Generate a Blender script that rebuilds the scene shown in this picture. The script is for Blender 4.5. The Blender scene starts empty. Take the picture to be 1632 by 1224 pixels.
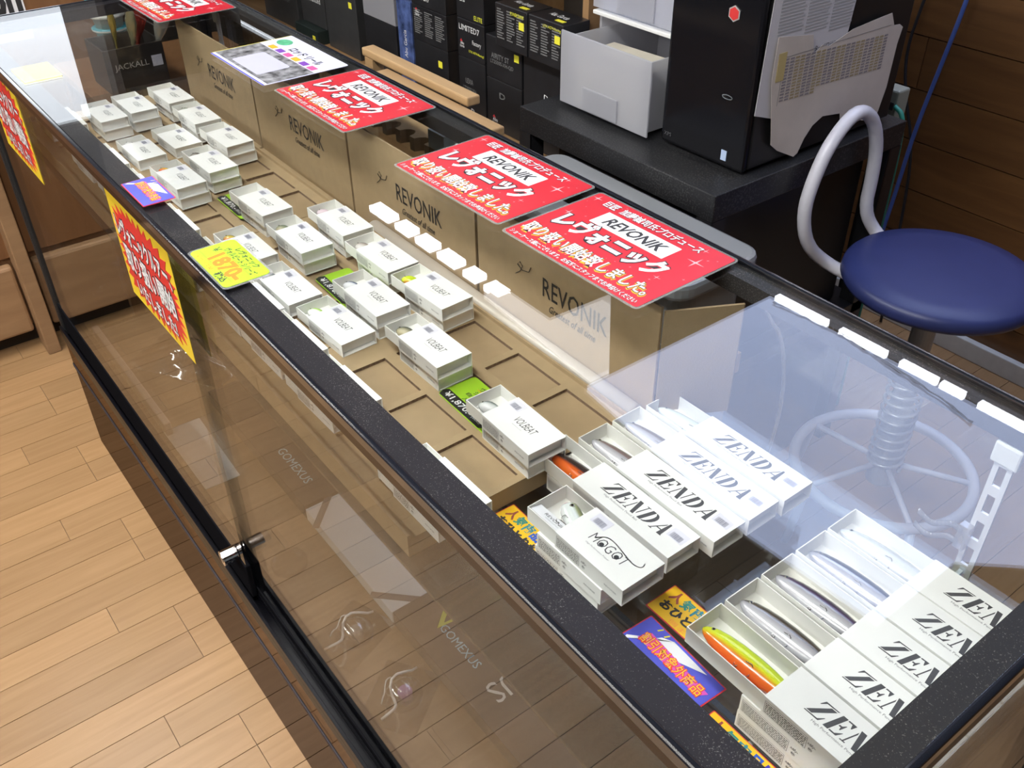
import bpy, math, random
from mathutils import Matrix, Vector
random.seed(7)
R = math.radians
SC = bpy.context.scene
COL = SC.collection

# ---------------------------------------------------------------- camera
L, W, T = 1.915, 0.4616, 0.991          # display case: length, depth, height of the top
def setup_camera():
    f, yaw, pitch, roll = 1503.8, 0.9249, 0.6445, -0.0104
    fwd = Vector((-math.sin(yaw) * math.cos(pitch), math.cos(yaw) * math.cos(pitch), -math.sin(pitch)))
    right = Vector((math.cos(yaw), math.sin(yaw), 0)); up = right.cross(fwd)
    r2 = right * math.cos(roll) + up * math.sin(roll); u2 = up * math.cos(roll) - right * math.sin(roll)
    cd = bpy.data.cameras.new('camera'); cam = bpy.data.objects.new('camera', cd); COL.objects.link(cam)
    cd.sensor_fit = 'HORIZONTAL'; cd.sensor_width = 36.0; cd.lens = f / 1632 * 36.0; cd.clip_start = 0.02
    m = Matrix((r2, u2, -fwd)).transposed().to_4x4(); m.translation = Vector((0.1021, -0.2628, 1.4891))
    cam.matrix_world = m
    SC.camera = cam
setup_camera()

# ---------------------------------------------------------------- world, exposure
wd = bpy.data.worlds.new('world'); SC.world = wd; wd.use_nodes = True
wd.node_tree.nodes['Background'].inputs[0].default_value = (0.95, 0.97, 1.0, 1)
wd.node_tree.nodes['Background'].inputs[1].default_value = 0.12
SC.view_settings.view_transform = 'Standard'; SC.view_settings.look = 'None'
SC.view_settings.gamma = 1.0; SC.view_settings.use_curve_mapping = False
SC.view_settings.exposure = 0.28
LIGHT = dict(panel=(2.0, 2.4, 3.6), white=(2.6, 2.6, 2.7), tube=(13, 13.5, 14.5), far=(1.95, 2.1, 2.3), yellow=(6.5, 6.5, 2.2), fill=(33, 33, 32.3))

# ---------------------------------------------------------------- materials
MATS = {}
def nodes_of(name):
    m = bpy.data.materials.new(name); m.use_nodes = True
    nt = m.node_tree; return m, nt, nt.nodes['Principled BSDF'], nt.nodes['Material Output']
def mat(name, col, rough=0.5, metal=0.0, var=0.0, vscale=40.0, bump=0.0, bscale=200.0, spec=0.5, stretch=None, coat=0.0, trans=0.0):
    """plain surface: base colour with a little noise variation and fine relief"""
    if name in MATS: return MATS[name]
    m, nt, b, out = nodes_of(name)
    c = (*col, 1)
    b.inputs['Base Color'].default_value = c; b.inputs['Roughness'].default_value = rough
    b.inputs['Metallic'].default_value = metal; b.inputs['Specular IOR Level'].default_value = spec
    if coat: b.inputs['Coat Weight'].default_value = coat; b.inputs['Coat Roughness'].default_value = 0.08
    if trans: b.inputs['Transmission Weight'].default_value = trans
    if var or bump:
        tc = nt.nodes.new('ShaderNodeTexCoord'); mp = nt.nodes.new('ShaderNodeMapping')
        nt.links.new(tc.outputs['Object'], mp.inputs[0])
        if stretch: mp.inputs['Scale'].default_value = stretch
    if var:
        n = nt.nodes.new('ShaderNodeTexNoise'); n.inputs['Scale'].default_value = vscale; n.inputs['Detail'].default_value = 4
        nt.links.new(mp.outputs[0], n.inputs['Vector'])
        r = nt.nodes.new('ShaderNodeValToRGB')
        r.color_ramp.elements[0].position = 0.3; r.color_ramp.elements[1].position = 0.7
        r.color_ramp.elements[0].color = tuple(max(0, x * (1 - var)) for x in col) + (1,)
        r.color_ramp.elements[1].color = tuple(min(1, x * (1 + var)) for x in col) + (1,)
        nt.links.new(n.outputs['Fac'], r.inputs[0]); nt.links.new(r.outputs[0], b.inputs['Base Color'])
    if bump:
        n2 = nt.nodes.new('ShaderNodeTexNoise'); n2.inputs['Scale'].default_value = bscale; n2.inputs['Detail'].default_value = 3
        nt.links.new(mp.outputs[0], n2.inputs['Vector'])
        bp = nt.nodes.new('ShaderNodeBump'); bp.inputs['Strength'].default_value = bump; bp.inputs['Distance'].default_value = 0.002
        nt.links.new(n2.outputs['Fac'], bp.inputs['Height']); nt.links.new(bp.outputs[0], b.inputs['Normal'])
    MATS[name] = m; return m
def emit(name, col):
    if name in MATS: return MATS[name]
    m, nt, b, out = nodes_of(name)
    b.inputs['Base Color'].default_value = (0.8, 0.8, 0.8, 1)
    mx = max(col)
    b.inputs['Emission Color'].default_value = (col[0] / mx, col[1] / mx, col[2] / mx, 1); b.inputs['Emission Strength'].default_value = mx
    MATS[name] = m; return m
def glass(name, tint=(0.97, 0.985, 0.98), f0=0.043, rough=0.0, haze=0.0, hazecol=(0.8, 0.8, 0.8)):
    """thin clear pane: transparent plus a Fresnel-weighted mirror coat"""
    if name in MATS: return MATS[name]
    m, nt, b, out = nodes_of(name)
    nt.nodes.remove(b)
    lw = nt.nodes.new('ShaderNodeLayerWeight'); lw.inputs['Blend'].default_value = 0.5
    pw = nt.nodes.new('ShaderNodeMath'); pw.operation = 'POWER'; pw.inputs[1].default_value = 5
    ma = nt.nodes.new('ShaderNodeMath'); ma.operation = 'MULTIPLY_ADD'; ma.inputs[1].default_value = 1 - f0; ma.inputs[2].default_value = f0
    nt.links.new(lw.outputs['Facing'], pw.inputs[0]); nt.links.new(pw.outputs[0], ma.inputs[0])
    tr = nt.nodes.new('ShaderNodeBsdfTransparent'); tr.inputs[0].default_value = (*tint, 1)
    gl = nt.nodes.new('ShaderNodeBsdfGlossy'); gl.inputs['Roughness'].default_value = rough
    mix = nt.nodes.new('ShaderNodeMixShader')
    src = tr
    if haze:
        df = nt.nodes.new('ShaderNodeBsdfTranslucent'); df.inputs[0].default_value = (*hazecol, 1)
        d2 = nt.nodes.new('ShaderNodeBsdfDiffuse'); d2.inputs[0].default_value = (*hazecol, 1)
        a = nt.nodes.new('ShaderNodeMixShader'); a.inputs[0].default_value = 0.5
        nt.links.new(df.outputs[0], a.inputs[1]); nt.links.new(d2.outputs[0], a.inputs[2])
        h = nt.nodes.new('ShaderNodeMixShader'); h.inputs[0].default_value = haze
        nt.links.new(tr.outputs[0], h.inputs[1]); nt.links.new(a.outputs[0], h.inputs[2]); src = h
    nt.links.new(ma.outputs[0], mix.inputs[0]); nt.links.new(src.outputs[0], mix.inputs[1]); nt.links.new(gl.outputs[0], mix.inputs[2])
    nt.links.new(mix.outputs[0], out.inputs[0]); MATS[name] = m; return m
def wood(name, light, dark, rough=0.45, stretch=(14, 1.2, 14), knots=0.0, coat=0.0, ringscale=1.0):
    if name in MATS: return MATS[name]
    m, nt, b, out = nodes_of(name)
    tc = nt.nodes.new('ShaderNodeTexCoord'); mp = nt.nodes.new('ShaderNodeMapping'); mp.inputs['Scale'].default_value = stretch
    oi = nt.nodes.new('ShaderNodeObjectInfo'); ad = nt.nodes.new('ShaderNodeVectorMath'); ad.operation = 'ADD'
    ml = nt.nodes.new('ShaderNodeMath'); ml.operation = 'MULTIPLY'; ml.inputs[1].default_value = 40
    nt.links.new(oi.outputs['Random'], ml.inputs[0])
    nt.links.new(tc.outputs['Object'], ad.inputs[0]); nt.links.new(ml.outputs[0], ad.inputs[1]); nt.links.new(ad.outputs[0], mp.inputs[0])
    n = nt.nodes.new('ShaderNodeTexNoise'); n.inputs['Scale'].default_value = 3.0 * ringscale; n.inputs['Detail'].default_value = 6; n.inputs['Distortion'].default_value = 0.6
    nt.links.new(mp.outputs[0], n.inputs['Vector'])
    r = nt.nodes.new('ShaderNodeValToRGB'); r.color_ramp.elements[0].position = 0.3; r.color_ramp.elements[1].position = 0.72
    r.color_ramp.elements[0].color = (*dark, 1); r.color_ramp.elements[1].color = (*light, 1)
    nt.links.new(n.outputs['Fac'], r.inputs[0])
    # each board a little lighter or darker than the next
    hs = nt.nodes.new('ShaderNodeHueSaturation'); mr = nt.nodes.new('ShaderNodeMapRange')
    mr.inputs['To Min'].default_value = 0.88; mr.inputs['To Max'].default_value = 1.1
    nt.links.new(oi.outputs['Random'], mr.inputs['Value']); nt.links.new(mr.outputs[0], hs.inputs['Value']); nt.links.new(r.outputs[0], hs.inputs['Color'])
    src = hs
    if knots:
        vo = nt.nodes.new('ShaderNodeTexVoronoi'); vo.inputs['Scale'].default_value = knots
        m2 = nt.nodes.new('ShaderNodeMapping'); m2.inputs['Scale'].default_value = (1, 1, 1.6)
        nt.links.new(ad.outputs[0], m2.inputs[0]); nt.links.new(m2.outputs[0], vo.inputs['Vector'])
        r2 = nt.nodes.new('ShaderNodeValToRGB'); r2.color_ramp.elements[0].position = 0.05; r2.color_ramp.elements[1].position = 0.16
        r2.color_ramp.elements[0].color = (0.12, 0.07, 0.05, 1); r2.color_ramp.elements[1].color = (1, 1, 1, 1)
        nt.links.new(vo.outputs['Distance'], r2.inputs[0])
        mu = nt.nodes.new('ShaderNodeMixRGB'); mu.blend_type = 'MULTIPLY'; mu.inputs[0].default_value = 0.85
        nt.links.new(hs.outputs[0], mu.inputs[1]); nt.links.new(r2.outputs[0], mu.inputs[2]); src = mu
    nt.links.new(src.outputs[0], b.inputs['Base Color']); b.inputs['Roughness'].default_value = rough
    if coat: b.inputs['Coat Weight'].default_value = coat; b.inputs['Coat Roughness'].default_value = 0.15
    MATS[name] = m; return m
def speckle(name, base, dust, scale=900, rough=0.5, amount=0.72):
    """dark painted metal with pale dust specks"""
    if name in MATS: return MATS[name]
    m, nt, b, out = nodes_of(name)
    tc = nt.nodes.new('ShaderNodeTexCoord'); n = nt.nodes.new('ShaderNodeTexNoise'); n.inputs['Scale'].default_value = scale; n.inputs['Detail'].default_value = 1
    nt.links.new(tc.outputs['Object'], n.inputs['Vector'])
    n3 = nt.nodes.new('ShaderNodeTexNoise'); n3.inputs['Scale'].default_value = 14; nt.links.new(tc.outputs['Object'], n3.inputs['Vector'])
    mu = nt.nodes.new('ShaderNodeMath'); mu.operation = 'MULTIPLY_ADD'; mu.inputs[1].default_value = 0.25; nt.links.new(n3.outputs['Fac'], mu.inputs[0]); nt.links.new(n.outputs['Fac'], mu.inputs[2])
    r = nt.nodes.new('ShaderNodeValToRGB'); r.color_ramp.elements[0].position = amount; r.color_ramp.elements[1].position = amount + 0.13
    r.color_ramp.elements[0].color = (*base, 1); r.color_ramp.elements[1].color = (*dust, 1)
    nt.links.new(mu.outputs[0], r.inputs[0]); nt.links.new(r.outputs[0], b.inputs['Base Color']); b.inputs['Roughness'].default_value = rough
    MATS[name] = m; return m
def ramp_mat(name, stops, axis=1, lo=-0.012, hi=0.012, rough=0.25, metal=0.0, scales=0.0):
    """colour runs across the body from belly (lo) to back (hi) along one object axis"""
    if name in MATS: return MATS[name]
    m, nt, b, out = nodes_of(name)
    tc = nt.nodes.new('ShaderNodeTexCoord'); sx = nt.nodes.new('ShaderNodeSeparateXYZ'); nt.links.new(tc.outputs['Object'], sx.inputs[0])
    mr = nt.nodes.new('ShaderNodeMapRange'); mr.inputs['From Min'].default_value = lo; mr.inputs['From Max'].default_value = hi
    nt.links.new(sx.outputs[axis], mr.inputs['Value'])
    r = nt.nodes.new('ShaderNodeValToRGB'); el = r.color_ramp.elements
    while len(el) < len(stops): el.new(0.5)
    for e, (p, c) in zip(el, stops): e.position = p; e.color = (*c, 1)
    nt.links.new(mr.outputs[0], r.inputs[0]); nt.links.new(r.outputs[0], b.inputs['Base Color'])
    b.inputs['Roughness'].default_value = rough; b.inputs['Metallic'].default_value = metal
    b.inputs['Coat Weight'].default_value = 0.6; b.inputs['Coat Roughness'].default_value = 0.05
    if scales:
        v = nt.nodes.new('ShaderNodeTexVoronoi'); v.inputs['Scale'].default_value = scales; nt.links.new(tc.outputs['Object'], v.inputs['Vector'])
        bp = nt.nodes.new('ShaderNodeBump'); bp.inputs['Strength'].default_value = 0.4; bp.inputs['Distance'].default_value = 0.0006
        nt.links.new(v.outputs['Distance'], bp.inputs['Height']); nt.links.new(bp.outputs[0], b.inputs['Normal'])
    MATS[name] = m; return m

def mirror(name, col, rough=0.05):
    """tinted mirror sheet that reflects a fixed share of what it faces"""
    m, nt, b, out = nodes_of(name); nt.nodes.remove(b)
    g = nt.nodes.new('ShaderNodeBsdfGlossy'); g.inputs['Color'].default_value = (*col, 1); g.inputs['Roughness'].default_value = rough
    nt.links.new(g.outputs[0], out.inputs[0]); MATS[name] = m; return m
GLASS = glass('clear_glass')
WHITEBOX = mat('white_card', (0.86, 0.855, 0.83), 0.55, var=0.015, vscale=30)
WHITEIN = mat('white_card_inside', (0.84, 0.83, 0.79), 0.6)
INK = mat('black_ink', (0.03, 0.03, 0.032), 0.5)
INKG = mat('grey_ink', (0.16, 0.16, 0.17), 0.5)
INKL = mat('light_grey_ink', (0.42, 0.42, 0.43), 0.5)
STICK = mat('pale_sticker', (0.74, 0.73, 0.80), 0.4)
KRAFT = mat('kraft_cardboard', (0.345, 0.245, 0.135), 0.75, var=0.06, vscale=60, bump=0.12, bscale=500)
KRAFTD = mat('kraft_cardboard_inner', (0.33, 0.23, 0.127), 0.8, var=0.06, vscale=45)
KRAFTE = mat('kraft_cut_edge', (0.17, 0.11, 0.07), 0.9, var=0.4, vscale=400)
RED = mat('red_print', (0.62, 0.026, 0.042), 0.3, var=0.06, vscale=18, coat=0.6)
WHITE = mat('white_print', (0.83, 0.83, 0.84), 0.4)
ORANGE = mat('orange_print', (0.86, 0.42, 0.03), 0.4)
BLACKM = mat('black_metal', (0.012, 0.012, 0.014), 0.28, 0.0, var=0.2, vscale=60)
DARKMIR = mirror('brown_mirror_trim', (0.21, 0.185, 0.17))
CHROME = mat('chrome', (0.85, 0.86, 0.88), 0.06, 1.0)
CARD_Y = mat('fluorescent_yellow_card', (0.38, 0.66, 0.03), 0.45)
BLACKBOX = mat('black_carton', (0.016, 0.016, 0.018), 0.32, var=0.2, vscale=20)
YSTICK = mat('yellow_sticker', (0.78, 0.72, 0.05), 0.5)
LAMI = glass('laminate_film', (0.93, 0.93, 0.93), 0.05, 0.05, haze=0.25)

# ---------------------------------------------------------------- mesh helpers
class MB:
    def __init__(s): s.v = []; s.f = []
    def add(s, vs, fs):
        o = len(s.v); s.v += [tuple(p) for p in vs]; s.f += [tuple(i + o for i in f) for f in fs]; return s
    def box(s, x0, x1, y0, y1, z0, z1):
        return s.add([(x0, y0, z0), (x1, y0, z0), (x1, y1, z0), (x0, y1, z0), (x0, y0, z1), (x1, y0, z1), (x1, y1, z1), (x0, y1, z1)],
                     [(0, 3, 2, 1), (4, 5, 6, 7), (0, 1, 5, 4), (1, 2, 6, 5), (2, 3, 7, 6), (3, 0, 4, 7)])
    def poly(s, pts): return s.add(pts, [tuple(range(len(pts)))])
    def prism(s, pts, z0, z1):
        n = len(pts)
        return s.add([(x, y, z0) for x, y in pts] + [(x, y, z1) for x, y in pts],
                     [tuple(range(n - 1, -1, -1)), tuple(range(n, 2 * n))] + [(i, (i + 1) % n, (i + 1) % n + n, i + n) for i in range(n)])
    def sheet(s, pts, t, nrm):
        """extrude a polygon in space by t along nrm"""
        n = len(pts); q = [tuple(p[k] + nrm[k] * t for k in range(3)) for p in pts]
        return s.add(list(pts) + q, [tuple(range(n - 1, -1, -1)), tuple(range(n, 2 * n))] + [(i, (i + 1) % n, (i + 1) % n + n, i + n) for i in range(n)])
    def tube(s, path, r, n=8, cap=True, closed=False):
        P = [Vector(p) for p in path]; m = len(P); rr = r if isinstance(r, (list, tuple)) else [r] * m
        rings = []; up = Vector((0, 0, 1)); prev = None
        for i, p in enumerate(P):
            if closed: t = (P[(i + 1) % m] - P[i - 1])
            else: t = (P[min(i + 1, m - 1)] - P[max(i - 1, 0)])
            t.normalize()
            a = prev if prev is not None else (up if abs(t.z) < 0.9 else Vector((1, 0, 0)))
            a = (a - t * a.dot(t)).normalized(); prev = a; b = t.cross(a)
            rings.append([p + (a * math.cos(2 * math.pi * k / n) + b * math.sin(2 * math.pi * k / n)) * rr[i] for k in range(n)])
        vs = [tuple(v) for g in rings for v in g]; fs = []
        for i in range(m if closed else m - 1):
            j = (i + 1) % m
            for k in range(n): fs.append((i * n + k, i * n + (k + 1) % n, j * n + (k + 1) % n, j * n + k))
        if cap and not closed: fs += [tuple(range(n - 1, -1, -1)), tuple((m - 1) * n + k for k in range(n))]
        return s.add(vs, fs)
    def lathe(s, prof, n=32, c=(0, 0)):
        vs = []; fs = []
        for (r, z) in prof:
            for k in range(n): vs.append((c[0] + r * math.cos(2 * math.pi * k / n), c[1] + r * math.sin(2 * math.pi * k / n), z))
        for i in range(len(prof) - 1):
            for k in range(n): fs.append((i * n + k, i * n + (k + 1) % n, (i + 1) * n + (k + 1) % n, (i + 1) * n + k))
        fs += [tuple(range(n - 1, -1, -1)), tuple((len(prof) - 1) * n + k for k in range(n))]
        return s.add(vs, fs)
    def mesh(s, name, m=None, smooth=False):
        me = bpy.data.meshes.new(name); me.from_pydata(s.v, [], s.f); me.update()
        if smooth:
            for p in me.polygons: p.use_smooth = True
        if m: me.materials.append(m)
        return me
    def build(s, name, m, parent=None, loc=(0, 0, 0), rz=0.0, smooth=False, bevel=0.0):
        o = obj(name, s.mesh(name, m, smooth), parent, loc, rz)
        if bevel:
            bv = o.modifiers.new('bevel', 'BEVEL'); bv.width = bevel; bv.segments = 2; bv.limit_method = 'ANGLE'
        return o
def obj(name, me, parent=None, loc=(0, 0, 0), rz=0.0):
    o = bpy.data.objects.new(name, me); COL.objects.link(o); o.location = loc; o.rotation_euler = (0, 0, rz) if not isinstance(rz, tuple) else rz
    if parent: o.parent = parent
    return o
def tag(o, label=None, cat=None, group=None, kind=None):
    if label: o['label'] = label
    if cat: o['category'] = cat
    if group: o['group'] = group
    if kind: o['kind'] = kind
    return o
def thing(name, label, cat, loc=(0, 0, 0), rz=0.0, group=None):
    o = bpy.data.objects.new(name, None); COL.objects.link(o); o.location = loc
    o.rotation_euler = (0, 0, rz) if not isinstance(rz, tuple) else rz
    o.empty_display_size = 0.02
    return tag(o, label, cat, group)
def struct(name, mb, m, **k): return tag(mb.build(name, m, **k), kind='structure')

# ---- lettering: font outlines turned into flat meshes, cached
_TX = {}
def glyphs(body, off=0.0, shear=0.0):
    k = (body, off, shear)
    if k not in _TX:
        c = bpy.data.curves.new('t', 'FONT'); c.body = body; c.size = 1; c.offset = off; c.shear = shear; c.resolution_u = 2
        o = bpy.data.objects.new('t', c); COL.objects.link(o)
        dg = bpy.context.evaluated_depsgraph_get(); e = o.evaluated_get(dg); me = e.to_mesh()
        _TX[k] = ([tuple(v.co) for v in me.vertices], [tuple(p.vertices) for p in me.polygons])
        e.to_mesh_clear(); bpy.data.objects.remove(o); bpy.data.curves.remove(c)
    return _TX[k]
def bbox(vs): return min(v[0] for v in vs), max(v[0] for v in vs), min(v[1] for v in vs), max(v[1] for v in vs)
_TM = {}
def text_mesh(body, w, h, m, off=0.0, shear=0.0, flip=False):
    """letters scaled into a w x h box centred on the origin, in the XY plane; extra weight in 'off'"""
    k = (body, w, h, m.name, off, shear)
    if k in _TM: return _TM[k]
    b0 = bbox(glyphs(body, 0, shear)[0]); vs, fs = glyphs(body, off, shear)
    sx = w / (b0[1] - b0[0]); sy = h / (b0[3] - b0[2]); cx = (b0[0] + b0[1]) / 2; cy = (b0[2] + b0[3]) / 2
    mb = MB(); mb.add([((x - cx) * sx, (y - cy) * sy, 0) for x, y, z in vs], fs)
    _TM[k] = mb.mesh('lettering', m); return _TM[k]
def letter(parent, body, cx, cy, z, w, h, m, rot=0.0, off=0.0, shear=0.0, name='lettering', plane='XY'):
    me = text_mesh(body, w, h, m, off, shear)
    if plane == 'XY': r = (0, 0, rot); p = (cx, cy, z)
    elif plane == 'XZ': r = (R(90), 0, 0); p = (cx, z, cy)           # faces -y
    elif plane == 'YZ': r = (R(90), 0, R(90)); p = (z, cx, cy)        # faces +x
    return obj(name, me, parent, p, r)
# heavy stencil capitals for the wide wordmark
STENCIL = {
 'Z': (0.86, [[(0.1, 1), (0.84, 1), (0.80, 0.95), (0.22, 0.93), (0.1, 0.72), (0.06, 0.72)], [(0.50, 0.90), (0.80, 0.90), (0.32, 0.09), (0.02, 0.09)], [(0, 0), (0.76, 0), (0.84, 0.3), (0.8, 0.3), (0.66, 0.07), (0, 0.05)]]),
 'E': (0.84, [[(0.06, 0), (0.33, 0), (0.33, 1), (0.06, 1)], [(0.38, 1), (0.78, 1), (0.78, 0.72), (0.74, 0.72), (0.6, 0.93), (0.38, 0.93)], [(0.38, 0.47), (0.5, 0.47), (0.57, 0.33), (0.61, 0.33), (0.61, 0.69), (0.57, 0.69), (0.5, 0.55), (0.38, 0.55)], [(0.38, 0), (0.76, 0), (0.83, 0.3), (0.79, 0.3), (0.62, 0.07), (0.38, 0.07)]]),
 'N': (1.0, [[(0, 0), (0.28, 0), (0.28, 0.05), (0.18, 0.06), (0.18, 0.72), (0.11, 0.86), (0.11, 0.06), (0, 0.05)], [(0.08, 1), (0.36, 1), (0.86, 0), (0.62, 0)], [(0.7, 1), (1.0, 1), (1.0, 0.95), (0.9, 0.94), (0.9, 0.12), (0.83, 0.25), (0.83, 0.94), (0.7, 0.95)]]),
 'D': (0.9, [[(0.06, 0), (0.33, 0), (0.33, 1), (0.06, 1)], [(0.38, 1), (0.38, 0.93)] + [(0.38 + 0.22 * math.sin(a), 0.5 + 0.43 * math.cos(a)) for a in [math.pi * k / 8 for k in range(1, 8)]] + [(0.38, 0.07), (0.38, 0)] + [(0.38 + 0.48 * math.sin(a), 0.5 + 0.5 * math.cos(a)) for a in [math.pi * k / 8 for k in range(7, 0, -1)]]]),
 'A': (0.96, [[(0, 0), (0.24, 0), (0.24, 0.05), (0.15, 0.06), (0.43, 0.78), (0.39, 0.88), (0.07, 0.06), (0, 0.05)], [(0.42, 1), (0.56, 1), (0.92, 0.06), (0.97, 0.05), (0.97, 0), (0.64, 0)], [(0.22, 0.3), (0.58, 0.3), (0.55, 0.37), (0.25, 0.37)]]),
}
def stencil_mesh(word, w, h, m, slant=0.32):
    k = ('stencil', word, w, h)
    if k in _TM: return _TM[k]
    mb = MB(); x = 0
    for ch in word:
        wd_, polys = STENCIL[ch]
        for p in polys: mb.poly([(x + a + slant * b, b, 0) for a, b in p])
        x += wd_ + 0.10
    b = bbox(mb.v); mb.v = [((a - (b[0] + b[1]) / 2) * w / (b[1] - b[0]), (c - 0.5) * h, 0) for a, c, _ in mb.v]
    me = mb.mesh('lettering', m)
    # triangulate concave outlines cleanly
    import bmesh
    bm = bmesh.new(); bm.from_mesh(me); bmesh.ops.triangulate(bm, faces=bm.faces[:])
    for f in bm.faces:
        if f.normal.z < 0: f.normal_flip()
    bm.to_mesh(me); bm.free()
    _TM[k] = me; return me
def star(cx, cy, r, z):
    p = []
    for k in range(8):
        a = math.pi * k / 4; q = r if k % 2 == 0 else r * 0.13
        p.append((cx + q * math.cos(a), cy + q * math.sin(a), z))
    return p
def smooth_path(P, it=2):
    P = [Vector(p) for p in P]
    for _ in range(it):
        Q = [P[0]]
        for a, b in zip(P, P[1:]): Q += [a * 0.75 + b * 0.25, a * 0.25 + b * 0.75]
        P = Q + [P[-1]]
    return P
def rrect(x0, x1, y0, y1, r, n=5):
    pts = []
    for cx, cy, a0 in ((x1 - r, y1 - r, 0), (x0 + r, y1 - r, 90), (x0 + r, y0 + r, 180), (x1 - r, y0 + r, 270)):
        for k in range(n + 1):
            a = R(a0 + 90 * k / n); pts.append((cx + r * math.cos(a), cy + r * math.sin(a)))
    return pts

# ================================================================ THE ROOM
CEIL = 2.10
fl = struct('floor', MB().box(-7.5, 3, -3.2, 2.0, -0.05, -0.004), mat('floor_joint', (0.16, 0.09, 0.045), 0.8))
PLANK = wood('oak_plank', (0.41, 0.245, 0.118), (0.345, 0.198, 0.088), 0.38, (26, 1.6, 5), ringscale=1.0)
pk = {}
PW = 0.0777
def plank(x0, y0, y1):
    ln = round(y1 - y0, 3)
    if ln not in pk: pk[ln] = MB().box(0.0007, PW - 0.0007, 0.0006, ln - 0.0006, -0.004, 0.0).mesh('plank', PLANK)
    o = obj('plank', pk[ln], fl, (x0, y0, 0))
for i in range(-27, 27):
    x0 = -1.698 + i * PW
    J = (-0.165, -0.057, -0.057, -0.62)[i % 4]
    y = J - 1.82
    while y < 2.0:
        a, b = max(y, -2.0), min(y + 0.91, 1.98)
        if b - a > 0.02 and not (a > -0.0 and b < 0.45) and (x0 < 0.8): plank(x0, a, b)
        y += 0.91

WALLW = wood('knotty_pine_wall', (0.150, 0.068, 0.021), (0.095, 0.040, 0.012), 0.42, (1.3, 9, 12), knots=3.2)
wb = struct('wall_back', MB().box(-7.5, 3, 2.0, 2.1, 0, CEIL), mat('wall_gap', (0.05, 0.028, 0.014), 0.9))
for k in range(16):
    h = 0.128; z0 = k * h
    xs = (-3.4, -1.9 + 0.37 * (k % 3), -0.2 + 0.31 * ((k * 2) % 3), 2.6)
    for a, b in zip(xs, xs[1:]):
        MB().box(a + 0.001, b - 0.001, 1.983, 2.0, z0 + 0.0015, min(z0 + h - 0.0015, CEIL)).build('plank', WALLW, wb)
struct('baseboard_back', MB().box(-3.4, 2.6, 1.962, 1.982, 0.0, 0.055), mat('white_baseboard', (0.62, 0.62, 0.60), 0.5, var=0.05), bevel=0.003)
ceil = struct('ceiling', MB().box(-7.5, 3, -3.2, 2.0, CEIL, CEIL + 0.08), mat('dark_wood_ceiling', (0.10, 0.062, 0.035), 0.7, var=0.15, vscale=6))

def lamp(name, label, poly, z0, z1, col, key, group=None):
    t = thing(name, label, 'ceiling light', (poly[0][0], poly[0][1], z1), 0, group)
    ox, oy = poly[0]
    q = [(x - ox, y - oy) for x, y in poly]
    MB().prism(q, z0 - z1, -0.006 + 0.0).build('diffuser', emit('glow_' + key, col), t)
    cx = sum(p[0] for p in q) / len(q); cy = sum(p[1] for p in q) / len(q)
    f = [(cx + (x - cx) * 1.01, cy + (y - cy) * 1.01) for x, y in q]
    MB().prism(f, -0.006, 0.0).build('housing', mat('lamp_housing', (0.7, 0.7, 0.7), 0.4), t)
    return t
def rect(x0, x1, y0, y1): return [(x0, y0), (x1, y0), (x1, y1), (x0, y1)]
pn = lamp('ceiling_light', 'large cool white luminous ceiling panel above the stool and rack', [(-1.45, 1.17), (-0.8, 1.10), (-0.46, 1.12), (-0.46, 1.40), (-0.35, 1.52), (0.3, 1.52), (0.3, 1.94), (-1.45, 1.94)], CEIL - 0.02, CEIL, LIGHT['panel'], 'panel')
mb = MB(); rs = random.Random(2); ctl = [(-1.42, 1.917), (-1.30, 1.935), (-1.176, 1.940), (-1.028, 1.921), (-0.826, 1.892), (-0.683, 1.857)]; pts = []
for (xa, ya), (xb, yb) in zip(ctl, ctl[1:]):
    for q in range(8): pts.append((xa + (xb - xa) * q / 8, ya + (yb - ya) * q / 8 + rs.uniform(-0.004, 0.004), rs.uniform(0.002, 0.008)))
for p, q in zip(pts, pts[1:]): mb.poly([(p[0] + 1.45, p[1] - 1.17 - p[2], -0.0203), (p[0] + 1.45, p[1] - 1.17 + p[2], -0.0203), (q[0] + 1.45, q[1] - 1.17 + q[2], -0.0203), (q[0] + 1.45, q[1] - 1.17 - q[2], -0.0203)])
mb.build('water_stain', mat('stain_brown', (0.55, 0.36, 0.17), 0.8, var=0.3, vscale=30), pn)
lamp('ceiling_light', 'six-sided neutral white luminous panel in the dark ceiling', [(-2.03, 1.235), (-1.47, 1.20), (-1.47, 1.27), (-1.772, 1.55), (-1.782, 1.306), (-2.03, 1.306)], CEIL - 0.02, CEIL, LIGHT['white'], 'white')
for a, b in ((-2.80, -2.67), (-2.62, -2.53), (-2.485, -2.39), (-2.345, -2.24), (-2.19, -2.12), (-2.07, -1.99)):
    lamp('tube_light', 'short bright tube light in a row under the dark ceiling', rect(a, b, 1.262, 1.312), CEIL - 0.02, CEIL, LIGHT['tube'], 'tube', 'row of short tube lights')
for a, b in ((-1.44, -1.245), (-1.195, -1.035), (-0.985, -0.868), (-0.855, -0.785), (-0.74, -0.42)):
    lamp('tube_light', 'slim tube light along the top of the pine wall', rect(a, b, 1.952, 1.975), CEIL - 0.02, CEIL, LIGHT['tube'], 'tube', 'tube lights along the wall top')
lamp('ceiling_light', 'wide pale blue luminous ceiling field at the far end of the shop', rect(-7.2, -4.42, -2.6, 1.9), CEIL - 0.02, CEIL, LIGHT['far'], 'far')
lamp('ceiling_light', 'small pale yellow square ceiling light at the far end', rect(-5.25, -5.0, 0.61, 0.79), CEIL - 0.030, CEIL - 0.021, LIGHT['yellow'], 'yellow')
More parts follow.
